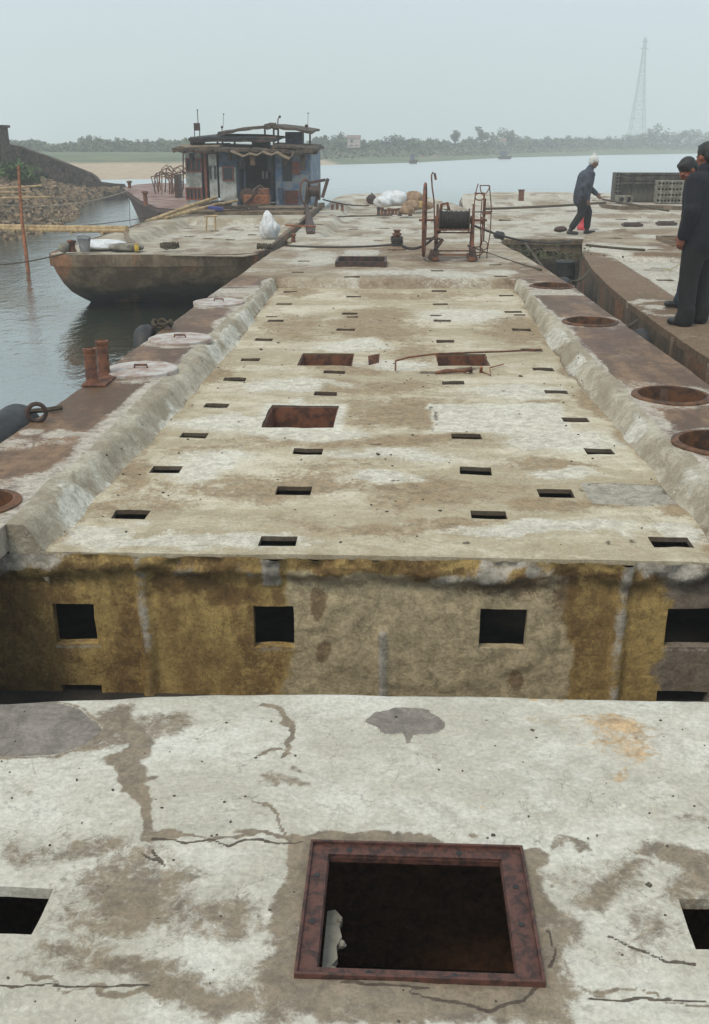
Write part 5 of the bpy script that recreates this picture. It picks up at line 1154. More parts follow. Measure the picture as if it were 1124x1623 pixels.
# ================================================================== RUSTY BOAT AT THE LEFT
rb = empty('rusty_boat', (-9.0, 36, WZ), 'low rust red boat moored behind the houseboat at the left', 'boat')
pts = [P(203, 303, .10), P(222, 320, .05), P(250, 329, .05), P(300, 331, .05), P(345, 328, .05), P(340, 296, .1), P(300, 288, .1), P(250, 287, .1), P(215, 292, .1)]
pts = [(p.x, p.y) for p in pts]; cxm = sum(p[0] for p in pts)/len(pts); cym = sum(p[1] for p in pts)/len(pts)
def ringp(k, z, tip=0): return [(cxm+(x-cxm)*k+(tip if i == 0 else 0), cym+(y-cym)*k, z+(.18 if i in (0,) else .06 if i in (1, 8) else 0)*(1 if z > -.5 else 0)) for i, (x, y) in enumerate(pts)]
mb = MB(); rr = [ringp(1.0, .02, -.2), ringp(1.02, -.06, -.2), ringp(.98, -.3, 0), ringp(.84, -1.1, .3)]; V = sum(rr, []); n = len(pts)
mb.add(V, [(r*n+i, r*n+(i+1) % n, (r+1)*n+(i+1) % n, (r+1)*n+i) for r in range(3) for i in range(n)]); mb.build('hull', M['rustdark'], rb)
M['boatdeck'] = simple('boat_deck_paint', (.30, .21, .18), (.17, .075, .055), 1.6, .8, .4)
mb = MB(); dk_ = ringp(.99, .03, -.2); mb.add(dk_+[(cxm, cym, .06)], [(i, (i+1) % n, n) for i in range(n)]); mb.build('deck', M['boatdeck'], rb)
mb = MB(); mb.box(PV(266, 318, 33.5), (1.1, .8, .28), (0, 0, .2)); mb.build('hatch_coaming', M['boatdeck'], rb, bevel=.02)
for i in range(15):
    x = random.uniform(244, 288); Yq = random.uniform(34, 38); a = PV(x, 303, Yq); h = random.uniform(.3, .75); w = random.uniform(.3, .9)
    mb = MB(); mb.tube([a+Vector((0, 0, -.1)), a+Vector((random.uniform(-.15, .15), 0, h)), a+Vector((w*.5, .1, h+random.uniform(0, .15))), a+Vector((w, .1, h*.8)), a+Vector((w*random.uniform(.6, 1.1), .1, -.1))], .022, 5)
    mb.build('bent_frame', M[random.choice(['rust', 'rustdark', 'wood'])], rb, True)
mb = MB(); a = PV(278, 276, 33); b = PV(288, 322, 33); mb.box(((a.x+b.x)/2, 33, (a.z+b.z)/2), (b.x-a.x, .5, a.z-b.z)); mb.build('dark_locker', M['rustdark'], rb, bevel=.02)
for px, py in ((206, 302), (231, 322)): 
    q = P(px, py, .1); mb = MB(); mb.lathe((q.x, q.y, .05), [(.09, 0), (.06, .05), (.06, .3), (.1, .32), (.1, .36), (.05, .38)], 10); mb.build('bollard', M['rust'], rb, True)

# ================================================================== LEFT BANK: STONE WALL, RUBBLE
def stonemat(name, a, b, sc=2.2):
    m, nt, bs = newmat(name); co = objco(nt)
    v = nd(nt, 'TexVoronoi', {'feature': 'DISTANCE_TO_EDGE'}, Vector=co, Scale=sc, Randomness=.9); v2 = nd(nt, 'TexVoronoi', {}, Vector=co, Scale=sc, Randomness=.9); n = noise(nt, co, sc*3, 7, .7); n0 = noise(nt, co, .5, 5, .6)
    g = nd(nt, 'SeparateColor', {}, Color=v2.outputs['Color']).outputs[0]
    c = mixc(nt, g, a, b); c = mixc(nt, ramp(nt, v.outputs[0], .015, .07), tuple(q*.35 for q in b), c); c = mixc(nt, ramp(nt, n, .5, .75, 0, .6), c, tuple(q*.5 for q in b)); c = mixc(nt, ramp(nt, n0, .5, .65, 0, .6), c, (.07, .075, .04))
    finish(nt, bs, c, .95, mth(nt, 'ADD', n, ramp(nt, v.outputs[0], 0, .1)), .8, .05); return m
M['stone'] = stonemat('wall_stone', (.15, .10, .078), (.075, .052, .042), 4.5); M['stone2'] = simple('rubble_stone', (.30, .21, .13), (.085, .062, .04), 2.6, .95, .7); M['stone3'] = simple('rubble_dark', (.16, .12, .08), (.075, .065, .04), 1.5, .95, .7)
Wt = [(-70, 205), (-8, 222), (12, 228), (30, 232.5), (45, 238), (70, 246.5), (95, 256), (120, 265), (143, 274), (152, 282), (158, 289), (178, 291), (195, 292), (200, 301)]
def wally(px): return 42+(px/200)*6.5
mb = MB(); F_ = []; n = len(Wt); vs = []
for px, py in Wt:
    Y = wally(px); q = PV(px, py, Y); vs += [(q.x, Y, q.z+random.uniform(-.03, .03)), (q.x, Y, -1.3), (q.x-.1, Y+.7, -1.3), (q.x-.1, Y+.7, q.z+random.uniform(-.03, .03))]
for i in range(n-1):
    for k in range(4): F_.append((i*4+k, i*4+(k+1) % 4, (i+1)*4+(k+1) % 4, (i+1)*4+k))
F_ += [(0, 3, 2, 1), tuple((n-1)*4+k for k in range(4))]; mb.add(vs, F_)
sw = mb.build('stone_wall', M['stone'], None); tag(sw, 'long brown stone wall sloping down to the water at the left', 'wall')
pr = MB(); a = PV(-60, 201, 41.5); b = PV(11, 260, 41.5); pr.box(((a.x+b.x)/2, 41.6, (a.z-1.3)/2), (b.x-a.x, 1.1, a.z+1.3), taper=.97); pr.box(((a.x+b.x)/2, 41.6, a.z+.02), (b.x-a.x+.12, 1.2, .10)); tag(pr.build('stone_pier', M['stone'], None, bevel=.03), 'stubby square stone pier at the upper left edge, top end of the sloping wall', 'pier')
S_ = [P(x, y, WZ) for x, y in ((-300, 430), (-120, 402), (0, 383), (60, 373), (112, 352), (128, 343), (122, 334), (138, 323), (170, 315), (200, 311))]
B_ = [PV(x, y, wally(x)-.1) for x, y in ((-200, 220), (-120, 240), (0, 266), (30, 279), (60, 289), (85, 294), (105, 298), (135, 303), (165, 301), (200, 305))]
nr_, nc = 26, 64; vs = []
def bankpt(u, v):
    x = u*(len(S_)-1); i = min(int(x), len(S_)-2); t = x-i; s0 = S_[i].lerp(S_[i+1], t); b0 = B_[i].lerp(B_[i+1], t)
    p = s0.lerp(b0, v); p.z = WZ-.12+(b0.z-WZ+.12)*(max(v, 0)**.8)+min(v, 0)*3+.10*float(fbm(np.array([p.x*.5]), np.array([p.y*.5]))[0])*min(1, 6*max(v, 0))*min(1, 8*max(1-v, 0)); return p
for j in range(nr_+1):
    for i in range(nc+1): vs.append(bankpt(i/nc, (j/nr_)*1.06-.06))
mb = MB(); mb.add(vs, [(j*(nc+1)+i, j*(nc+1)+i+1, (j+1)*(nc+1)+i+1, (j+1)*(nc+1)+i) for j in range(nr_) for i in range(nc)])
tag(mb.build('bank_slope', M['stone3'], None, True), 'muddy slope under the rubble at the left', 'slope', kind='structure')
mb = MB()
for i in range(5200):
    u = random.random(); v = random.random()**1.1; p = bankpt(u, v); r = random.uniform(.06, .22)*(1.3 if random.random() < .12 else 1)*(.65 if v < .35 else 1)
    o = len(mb.v); M3 = Euler((random.uniform(0, 3), random.uniform(0, 3), random.uniform(0, 3))).to_matrix(); m2 = MB(); rock_box(m2, (0, 0, 0), (r*1.4, r, r*.7), .25)
    mb.add([M3 @ Vector(q)+p+Vector((0, 0, r*.15)) for q in m2.v], m2.f)
tag(mb.build('rubble', M['stone2'], None), 'loose broken stones covering the bank below the wall', 'rubble', kind='stuff')
def leafquad(mb, p, r, flat=.5):
    a = random.uniform(0, 2*PI); u = Vector((math.cos(a), math.sin(a), random.uniform(-.6, .6)))*r; w = Vector((-math.sin(a)*flat, math.cos(a)*flat, random.uniform(.2, 1)))*r*.8
    mb.add([p-u, p-w, p+u, p+w], [(0, 1, 2, 3)])
M['grass'] = simple('grass_green', (.07, .11, .03), (.045, .07, .02), 2, .9, .3)
mb = MB()
for (x, y, rx, ry, n) in ((20, 262, 26, 8, 900), (45, 276, 18, 6, 500), (10, 272, 20, 6, 300)):
    for i in range(n):
        c = PV(x+random.gauss(0, rx*.5), y+random.gauss(0, ry*.5), random.uniform(38, 41)); p = c
        leafquad(mb, p-Vector((0, 0, .12)), random.uniform(.04, .12))
tag(mb.build('bank_grass', M['grass'], None), 'green weeds growing on the bank below the stone wall', 'weeds', kind='stuff')
# bamboo poles by the bank
zb = .14; e0 = P(201, 366, zb); e1 = PV(-40, 357, 22.3)
gp_ = empty('bamboo_gangway', tuple(e0), 'bamboo gangway of lashed poles reaching from the left bank to the moored barge', 'gangway')
far = e0+(e1-e0)*1.9
for k, (dy, dz) in enumerate(((0, 0), (.07, .0), (.03, .05))):
    mb = MB(); pts = [e0+(far-e0)*(i/20)+Vector((0, dy, dz-.05*math.sin(PI*i/20))) for i in range(21)]; mb.tube(pts, [.042*(1.14 if i % 2 else 1) for i in range(21)], 8); mb.build('bamboo_pole', M['bamboo'], gp_, True)
for i in range(9):
    c = e0+(far-e0)*((i+.7)/10)+Vector((0, .03, -.06)); mb = MB(); mb.tube([c+Vector((-.02, -.12, 0)), c+Vector((.03, .16, 0))], .03, 7); mb.build('cross_piece', M['bamboo'], gp_, True)
for (x0, y0, x1, y1, Ya, lb) in ((-30, 301, 66, 294, 27, 'pale bamboo pole, uppermost of those crossing the rubble at the left edge'), (-30, 306, 45, 305, 27.2, 'thin bamboo pole just under the uppermost one at the left edge'), (-30, 315, 80, 312, 26.6, 'long bamboo pole lying low over the rubble at the left edge')):
    pole(PV(x0, y0, Ya), PV(x1, y1, Ya+.5), .03, lb, None)
q = P(45, 431, WZ); mb = MB(); t_ = PV(29, 263, q.y+.6); mb.tube([q+Vector((0.02, 0, -.5)), q, q.lerp(t_, .5)+Vector((-.03, 0, 0)), t_], [.045, .042, .036, .026], 8)
tag(mb.build('mooring_pole', M['rustbright'], None, True), 'tall thin reddish pole stuck upright in the water at the left', 'pole')
# ropes
def rope(a, b, sag, label, r=.012, mat='rope', n=18):
    mb = MB(); mb.tube(catenary(a, b, sag, n), r, 6); return tag(mb.build('mooring_rope', M[mat], None, True), label, 'rope')
rope(PV(-60, 421, 15.2), P(104, 401, .16), .06, 'dark rope running from the left bow corner of the moored barge out of the picture')
rope(PV(-60, 314, 30), P(207, 301, .30), .35, 'pale rope sagging across the water from the rubble to the rusty boat', .016, 'ropepale')
rope(PV(60, 362, 24), P(262, 340, .16), .05, 'thin rope stretched over the water behind the gangway to the moored barge', .010)
rope(P(205, 300, .2), P(206, 352, WZ), .0, 'thin rope hanging straight down from the bow of the rusty boat', .010)
rope(P(452, 389, .22), P(621, 388, .30), .03, 'taut dark cable from the barge edge to the bollard left of the winch', .016, 'cable')
rope(P(638, 390, .30), PV(700, 362, 15.0), .13, 'slack cable drooping between the bollard and the winch drum', .022, 'cable')
rope(P(512, 316, .2), P(585, 326, .1), .05, 'dark rope running from the windlass to the mooring float', .02)
rope(P(515, 344, .0), P(622, 341, .0), .0, 'straight dark rope lying across the middle barge left of the stubs', .018)
rope(PV(748, 356, 15.1), P(905, 382, .0), .12, 'cable running from the winch to the feet of the worker', .017, 'cable')
rope(P(742, 389, .14), P(858, 428, .14), .02, 'dark cable lying over the end deck from the rack to the barge corner', .016)
rope(P(929, 388, .03), P(1022, 396, .03), .01, 'dark rope lying over the tip of the right hand barge', .022)
rope(P(700, 331, .0), P(780, 335, .05), .04, 'dark rope stretched over the water gap behind the winch', .02)
rope(P(768, 331, .05), P(960, 321, .1), .02, 'pale brown hawser lying along the far side of the crosswise barge', .035)
rope(P(830, 382, -.1), P(862, 427, .1), .0, 'short rope slanting down the end wall of the crosswise barge', .022)
rope(P(935, 428, .03), P(905, 445, .0), .06, 'short mooring rope tying the right hand barge across the gap', .02)
rope(P(976, 512, .13), P(1010, 508, -.05), .05, 'frayed dark rope tied at the edge near the second open manhole', .02)
rope(P(955, 316, .1), P(1060, 334, .0), .0, 'dark hawser lying in front of the hollow block stack', .03)
# more small fittings
q = P(826, 315, .05); mb = MB(); mb.box((q.x, q.y, .12), (.16, .16, .36)); mb.box((q.x, q.y, .31), (.2, .2, .03)); tag(mb.build('iron_post', M['rust'], None, bevel=.008), 'square rusty iron post on the far edge of the crosswise barge', 'post')
q = P(789, 380, .0); mb = MB()
for i in range(5): mb.ball((q.x+random.uniform(-.08, .08), q.y+random.uniform(-.05, .05), .02+random.uniform(0, .10)), random.uniform(.05, .075), 8, 6, jit=.2)
tag(mb.build('tar_lump', M['rubber'], None, True), 'black lumpy bundle right of the wire rack at the barge end', 'bundle')
for (px, py, w, lb) in ((895, 371, .5, 'dark stone like lump left of the worker on the barge edge'),):
    q = P(px, py, Z3); mb = MB(); mb.ball((q.x-.1, q.y, 0), (.14, .1, .06), 9, 6, jit=.2); tag(mb.build('dark_lump', M['rustdark'], None, True), lb, 'lump')
for (px, py, lb) in ((1002, 359, 'flat rusty frame lying on the crosswise barge, left of the standing men'), (1056, 357, 'row of dark bars lying on the deck just left of the standing men')):
    q = P(px, py, Z3); mb = MB(); mb.box((q.x, q.y, Z3+.04), (.45, .25, .05)); mb.box((q.x, q.y+.05, Z3+.07), (.38, .06, .04)); tag(mb.build('rusty_grating', M['rustdark'], None, bevel=.006), lb, 'frame')

# ================================================================== HOLLOW BLOCK STACKS
def hollow_block(w, d, h, cols, rows, r, mat):
    """block with round tunnels running front to back"""
    bm = bmesh.new(); seg = 12
    cw, ch = w/cols, h/rows; front = []
    for side in (-1, 1):
        for j in range(rows):
            for i in range(cols):
                cx = -w/2+cw*(i+.5); cz = ch*(j+.5); sq = []; ci = []
                for k in range(seg):
                    a = 2*PI*(k+.5)/seg; m_ = max(abs(math.cos(a)), abs(math.sin(a))); sq.append(bm.verts.new((cx+cw/2*math.cos(a)/m_, side*d/2, cz+ch/2*math.sin(a)/m_))); ci.append(bm.verts.new((cx+r*math.cos(a), side*d/2, cz+r*math.sin(a))))
                for k in range(seg): bm.faces.new((sq[k], sq[(k+1) % seg], ci[(k+1) % seg], ci[k]))
                front.append((side, i, j, ci))
    half = len(front)//2
    for a, b in zip(front[:half], front[half:]):
        for k in range(seg): bm.faces.new((a[3][k], a[3][(k+1) % seg], b[3][(k+1) % seg], b[3][k]))
    for (x, z, horiz) in ((-w/2, None, 0), (w/2, None, 0), (None, 0, 1), (None, h, 1)):
        if horiz: v = [bm.verts.new(p) for p in ((-w/2, -d/2, z), (w/2, -d/2, z), (w/2, d/2, z), (-w/2, d/2, z))]
        else: v = [bm.verts.new(p) for p in ((x, -d/2, 0), (x, d/2, 0), (x, d/2, h), (x, -d/2, h))]
        bm.faces.new(v)
    bmesh.ops.remove_doubles(bm, verts=bm.verts[:], dist=1e-5); bmesh.ops.recalc_face_normals(bm, faces=bm.faces[:])
    me = bpy.data.meshes.new('hollow_block'); bm.to_mesh(me); bm.free(); me.materials.append(M[mat]); return me
meA = hollow_block(.34, .50, .155, 4, 1, .030, 'brickgrey'); meB = hollow_block(.205, .50, .205, 2, 2, .032, 'brickgrey'); meC = hollow_block(.30, .4, .155, 3, 1, .038, 'brickpale')
def put(me, loc, rz, label, group):
    o = bpy.data.objects.new('hollow_block', me); COL.objects.link(o); o.location = loc; o.rotation_euler = (0, 0, rz); return tag(o, label, 'block', group)
Yk = 31.6; xk0 = PV(970, 320, Yk).x; zk = .04
# big stack: upright blocks below, one course lying on top; left end shows the tunnels
nb = 17
RB = Matrix(((0, 0, 1), (1, 0, 0), (0, 1, 0))).to_euler()
for j in range(4): put(meB, (xk0+.10, Yk+random.uniform(-.02, .02), zk+j*.207), 0, 'dark hollow block at the perforated left end of the big block stack', 'perforated end of the big stack')
for i in range(nb):
    for k in range(2):
        o = put(meA, (xk0+.21+i*.159, Yk+.05+k*.35+random.uniform(-.02, .02), zk+.25+.003), 0, 'dark hollow block standing on end in the big block stack', 'big stack of dark blocks'); o.rotation_euler = (RB.x, RB.y, RB.z)
for i in range(8):
    for j in range(2): put(meA, (xk0+.39+i*.345+random.uniform(-.01, .01), Yk+random.uniform(-.02, .02), zk+.508+j*.158), random.uniform(-.02, .02), 'hollow block lying in the upper courses of the big block stack', 'upper courses of the big stack')
# lower paler stack in front
xp = PV(1037, 322, 30.9).x
for i in range(4):
    for j in range(4): put(meC, (xp+.15+i*.305, 30.85+random.uniform(-.02, .02), zk+j*.158), 0, 'pale hollow block in the lower stack just left of the standing men', 'lower stack of pale blocks')
meD = hollow_block(.42, .4, .20, 2, 1, .075, 'brickpale'); put(meD, (PV(988, 320, 30.9).x, 30.9, zk), .05, 'single pale block with two large round holes before the big stack', None)
if 'group' in COL.objects[-1]: pass

# ================================================================== FAR BANK: TREES, HUTS, PYLON
def leafmat(name, a, b):
    m, nt, bs = newmat(name); co = objco(nt); n = noise(nt, co, .6, 4, .6); oi = nd(nt, 'ObjectInfo')
    c = mixc(nt, ramp(nt, n, .35, .65), a, b); c = mixc(nt, mth(nt, 'MULTIPLY', oi.outputs['Random'], .5), c, tuple(x*.55 for x in a))
    finish(nt, bs, c, .9); return m
M['leaf'] = leafmat('foliage', (.055, .085, .035), (.085, .115, .045)); M['bark'] = simple('bark', (.12, .09, .065), (.07, .05, .04), 4, .95, .3)
def shoreY(px): return float(np.interp(px, [150, 290, 370, 430, 500, 575, 650, 800, 950, 1124, 1500], [78, 80, 96, 110, 126, 133, 142, 178, 215, 246, 330]))
def far_tree(px, top, wpx, label, group='trees along the far bank', dY=22, shape='round', base=None):
    Y = (150 if px < 295 else shoreY(px)+dY); g = .30; root = None
    t = PV(px, top, Y); H = t.z-g; R = wpx/2*Y*.937/FPX
    root = empty('far_tree', (t.x, Y, g), label, 'tree', group)
    mb = MB(); br = []
    mb.tube([(t.x, Y, g-.3), (t.x+.05*H*.2, Y, g+H*.35), (t.x, Y, g+H*.75)], [.05*H*.6+.05, .04*H*.6+.03, .03], 6)
    lobes = []
    nl = 7 if shape != 'spiky' else 6
    for i in range(nl):
        a = 2*PI*i/nl+random.random(); 
        if shape == 'spiky': lr = .16*H; c = Vector((t.x+R*.8*math.cos(a)*random.uniform(.3, 1), Y+R*.5*math.sin(a), g+H*random.uniform(.45, .95)))
        else: lr = .30*min(R*1.3, H); c = Vector((t.x+R*.62*math.cos(a), Y+R*.6*math.sin(a), g+H*random.uniform(.38, .72)))
        lobes.append((c, lr)); mb.tube([(t.x, Y, g+H*.3), c], [.05, .02], 4)
    lobes.append((Vector((t.x, Y, g+H*.80)), .26*min(R*1.3, H))); lobes.append((Vector((t.x, Y, g+H*.5)), .4*min(R*1.2, H)))
    mb.build('trunk', M['bark'], root)
    m2 = MB()
    for c, lr in lobes:
        for k in range(95):
            d = Vector((random.gauss(0, 1), random.gauss(0, 1), random.gauss(0, 1))).normalized(); p = c+d*lr*random.uniform(.35, 1.15); p.z = min(p.z, g+H+.1)
            leafquad(m2, p, random.uniform(.10, .26)*max(.7, min(1.3, H/4.5)), .9)
    m2.build('crown', M['leaf'], root)
far_tree(50, 221, 44, 'broad low tree at the far left, showing just past the slope of the stone wall', None)
for px, tp, w in ((100, 231, 26), (120, 229, 28), (140, 215, 42), (165, 227, 34), (186, 219, 40), (207, 224, 30), (232, 221, 40), (256, 220, 36), (278, 222, 34)): far_tree(px, tp, w, 'hazy tree in the row beyond the sand flat, left of the houseboat', 'trees left of the houseboat')
for px, tp, w in ((500, 217, 30), (516, 214, 28), (540, 210, 40), (566, 218, 36), (598, 222, 36), (625, 213, 44), (655, 219, 34), (680, 219, 36), (704, 222, 30)): far_tree(px, tp, w, 'hazy tree in the row between the houseboat and the tall thin pair', 'trees right of the houseboat')
far_tree(722, 208, 14, 'slender spiky tree standing alone left of the bushy clump', None, shape='spiky'); far_tree(764, 202, 20, 'taller narrow tree at the left side of the bushy clump', None, shape='spiky')
far_tree(796, 203, 44, 'bushy tree forming the middle of the clump above the hedge', None); far_tree(812, 206, 30, 'bushy tree at the right side of the clump above the hedge', None)
far_tree(1044, 196, 44, 'large dark round tree standing right beside the pylon', None, dY=18); far_tree(1096, 203, 34, 'spreading tree at the right edge behind the heads of the two men', None)
for px, tp, w in ((745, 217, 30), (835, 216, 40), (868, 216, 44), (900, 215, 44), (934, 216, 44), (966, 216, 40), (995, 213, 40), (1018, 211, 30), (1070, 209, 40), (1125, 207, 40), (1165, 208, 50)): far_tree(px, tp, w, 'low bushy tree in the even hedge line on the right far bank', 'hedge line trees on the right far bank')
mb = MB()
for i in range(15000):
    px = random.choice([random.uniform(-150, 300), random.uniform(480, 1350), random.uniform(480, 1350)])
    Y = (150 if px < 295 else shoreY(px)+18)+random.uniform(-6, 12); dr = 1+.4*math.sin(px*.05)+.3*math.sin(px*.13)
    z = .25+random.random()**1.3*(.7+.6*dr if px < 830 else 1.5+.3*dr); q = PV(px, 230, Y); leafquad(mb, Vector((q.x, Y, z)), random.uniform(.15, .40), .9)
tag(mb.build('thicket', M['leaf'], None), 'low thicket under the trees along the far bank', 'thicket', kind='stuff')
mb = MB()
for i in range(7000):
    px = random.uniform(480, 1350); Y = shoreY(px)+random.uniform(2, 16); q = PV(px, 240, Y); t = min(1, (Y-shoreY(px)-1)/12); leafquad(mb, Vector((q.x, Y, -.65+.9*t+random.uniform(0, .35))), random.uniform(.12, .30), .9)
M['reed'] = leafmat('reeds', (.13, .135, .075), (.09, .11, .055)); tag(mb.build('reeds', M['reed'], None), 'pale green reeds and scrub on the slope of the far bank', 'reeds', kind='stuff')
M['hutwall'] = simple('hut_wall', (.50, .42, .38), (.40, .30, .26), .6, .9, .1); M['hutroof'] = simple('hut_roof', (.25, .16, .13), (.16, .11, .10), .6, .9, .1)
def hut(px, y0, y1, wpx, label, Yoff=14, wall='hutwall', z0=None):
    Y = shoreY(px)+Yoff; a = PV(px-wpx/2, y1, Y); b = PV(px+wpx/2, y0, Y); cx = (a.x+b.x)/2; w = b.x-a.x; h = b.z-a.z; r = empty('far_hut', (cx, Y, a.z), label, 'hut')
    mb = MB(); mb.box((cx, Y, a.z-.5+(h*.65+.5)/2), (w, w*.8, h*.65+.5)); mb.build('wall', M[wall], r)
    zr = a.z+h*.65; mb = MB(); mb.add([(cx-w*.56, Y-w*.46, zr-.02), (cx+w*.56, Y-w*.46, zr-.02), (cx+w*.56, Y+w*.46, zr-.02), (cx-w*.56, Y+w*.46, zr-.02), (cx-w*.56, Y, a.z+h), (cx+w*.56, Y, a.z+h)], [(0, 1, 5, 4), (2, 3, 4, 5), (1, 2, 5), (3, 0, 4), (3, 2, 1, 0)]); mb.build('roof', M['hutroof'], r)
    mb = MB(); mb.box((cx-w*.15, Y-w*.4-.01, a.z+h*.3), (w*.16, .04, h*.35)); mb.build('door', M['glass'], r)
hut(561, 214, 228, 20, 'pinkish house among the trees just right of the houseboat')
hut(796, 219, 230, 12, 'small white house showing below the bushy tree clump', 18, 'whitewall')
hut(668, 247, 254, 9, 'tiny pale hut at the waterline on the far bank, left one', 1)
hut(690, 246, 254, 11, 'tiny brown hut at the waterline on the far bank, right of the pale one', 1, 'roof')
def far_boat(px, py, wpx, label):
    q = P(px, py, WZ); k = q.y*.937/FPX; w = wpx*k; r = empty('far_boat', (q.x, q.y, WZ), label, 'boat')
    mb = MB(); mb.add([(q.x-w/2, q.y-.6, WZ+.35), (q.x+w/2, q.y-.6, WZ+.45), (q.x+w/2, q.y+.6, WZ+.45), (q.x-w/2, q.y+.6, WZ+.35), (q.x-w*.42, q.y-.4, WZ-.1), (q.x+w*.40, q.y-.4, WZ-.1), (q.x+w*.40, q.y+.4, WZ-.1), (q.x-w*.42, q.y+.4, WZ-.1)], [(0, 1, 2, 3), (7, 6, 5, 4), (0, 4, 5, 1), (1, 5, 6, 2), (2, 6, 7, 3), (3, 7, 4, 0)]); mb.build('hull', M['rustdark'], r)
    mb = MB(); mb.box((q.x-w*.1, q.y, WZ+.75), (w*.45, .9, .7)); mb.build('cabin', M['bluedark'], r)
far_boat(800, 252, 22, 'small dark boat moored at the far bank below the bushy tree clump'); far_boat(655, 259, 14, 'little low boat at the far bank left of the tiny huts')
# pylon
Yp = 420.0; pb = PV(1009, 213, Yp); pt = PV(1011, 60, Yp); Hp = pt.z+.5; wb_ = 25*Yp*.937/FPX/2
M['pylon'] = simple('pylon_steel', (.22, .23, .24), (.16, .17, .18), .5, .7, .0)
py = empty('lattice_pylon', (pb.x, Yp, .2), 'tall slender lattice pylon fading into the haze on the far bank', 'pylon')
def hw(t): return wb_*(1-t)**1.35*.92+.35
lv_n = 13; ts = [1-(1-i/lv_n)**1.12 for i in range(lv_n+1)]; cor = ((-1, -1), (1, -1), (1, 1), (-1, 1))
zt_ = lambda t: .2+(pt.z-.2)*t
for cx, cy in cor:
    mb = MB(); mb.tube([(pb.x+cx*hw(t), Yp+cy*hw(t), zt_(t)) for t in ts], .11, 4); mb.build('leg', M['pylon'], py)
mb = MB()
for i in range(lv_n):
    t0, t1 = ts[i], ts[i+1]
    for k in range(4):
        c0 = cor[k]; c1 = cor[(k+1) % 4]; A = Vector((pb.x+c0[0]*hw(t0), Yp+c0[1]*hw(t0), zt_(t0))); B = Vector((pb.x+c1[0]*hw(t1), Yp+c1[1]*hw(t1), zt_(t1))); A2 = Vector((pb.x+c1[0]*hw(t0), Yp+c1[1]*hw(t0), zt_(t0))); B2 = Vector((pb.x+c0[0]*hw(t1), Yp+c0[1]*hw(t1), zt_(t1)))
        mb.tube([A, B], .055, 4); mb.tube([A2, B2], .055, 4); mb.tube([B, B2], .055, 4)
mb.build('bracing', M['pylon'], py)
for t, w in ((.90, 1.6), (.965, 1.2)):
    z = zt_(t); mb = MB(); mb.tube([(pb.x-w, Yp, z), (pb.x, Yp, z+.35), (pb.x+w, Yp, z)], .12, 4); mb.tube([(pb.x-w, Yp, z), (pb.x+w, Yp, z)], .10, 4); mb.build('cross_arm', M['pylon'], py)

# ================================================================== PEOPLE
def capsule(mb, a, b, ra, rb, seg=12, sx=1.0, side=None):
    """tapered capsule; sx widens it along `side`"""
    a = Vector(a); b = Vector(b); d = (b-a); L = d.length; d = d.normalized() if L > 1e-6 else Vector((0, 0, 1))
    x = (Vector(side)-Vector(side).dot(d)*d) if side is not None else (d.cross(Vector((0, 0, 1))) if abs(d.z) < .9 else d.cross(Vector((1, 0, 0))))
    x.normalize(); y = d.cross(x); rings = []
    for i in range(4): t = -PI/2+PI/2*i/4; rings.append((a+d*ra*math.sin(t), ra*math.cos(t)))
    for i in range(5): t = i/4; rings.append((a+d*L*t, ra+(rb-ra)*t))
    for i in range(1, 5): t = PI/2*i/4; rings.append((b+d*rb*math.sin(t), rb*math.cos(t)))
    rings[0] = (rings[0][0], ra*.02); rings[-1] = (rings[-1][0], rb*.02); vs = []
    for c, r in rings:
        for k in range(seg): q = 2*PI*k/seg; vs.append(c+x*r*sx*math.cos(q)+y*r*math.sin(q))
    n = len(rings); fs = [(i*seg+k, i*seg+(k+1) % seg, (i+1)*seg+(k+1) % seg, (i+1)*seg+k) for i in range(n-1) for k in range(seg)]+[tuple(range(seg))[::-1], tuple(range((n-1)*seg, n*seg))]
    mb.add(vs, fs)
def fuse(mb, name, mat, parent, voxel=.01, it=3):
    me = bpy.data.meshes.new('tmp'); me.from_pydata([tuple(v) for v in mb.v], [], mb.f); bm = bmesh.new(); bm.from_mesh(me); bmesh.ops.recalc_face_normals(bm, faces=bm.faces[:]); bm.to_mesh(me); bm.free()
    o = bpy.data.objects.new('tmp', me); COL.objects.link(o); r = o.modifiers.new('r', 'REMESH'); r.mode = 'VOXEL'; r.voxel_size = voxel; r.use_smooth_shade = True
    s_ = o.modifiers.new('s', 'SMOOTH'); s_.factor = .5; s_.iterations = it
    bpy.context.view_layer.update(); dg = bpy.context.evaluated_depsgraph_get(); ev = o.evaluated_get(dg); m2 = bpy.data.meshes.new_from_object(ev); bpy.data.objects.remove(o)
    m2.name = name; m2.materials.clear(); m2.materials.append(M[mat]); m2.shade_smooth(); q = bpy.data.objects.new(name, m2); COL.objects.link(q); q.parent = parent; return q
def skinmat(name, a):
    m, nt, bs = newmat(name); co = objco(nt); c = mixc(nt, noise(nt, co, 14, 4, .6), a, tuple(x*.75 for x in a)); bs.inputs['Subsurface Weight'].default_value = .08; bs.inputs['Subsurface Radius'].default_value = (.02, .008, .004); finish(nt, bs, c, .55); return m
M['skin'] = skinmat('skin', (.22, .11, .075)); M['skinred'] = skinmat('ruddy_skin', (.26, .085, .048)); M['hair'] = simple('black_hair', (.012, .010, .009), (.006, .006, .006), 60, .5, .6)
M['navy'] = simple('navy_wool', (.007, .008, .016), (.004, .005, .009), 18, .9, .5); M['brownjacket'] = simple('brown_jacket', (.026, .018, .012), (.014, .010, .008), 16, .8, .5)
M['bluetrs'] = simple('blue_trousers', (.008, .018, .038), (.005, .010, .020), 14, .85, .4); M['blacktrs'] = simple('black_trousers', (.005, .005, .006), (.003, .003, .004), 14, .85, .4)
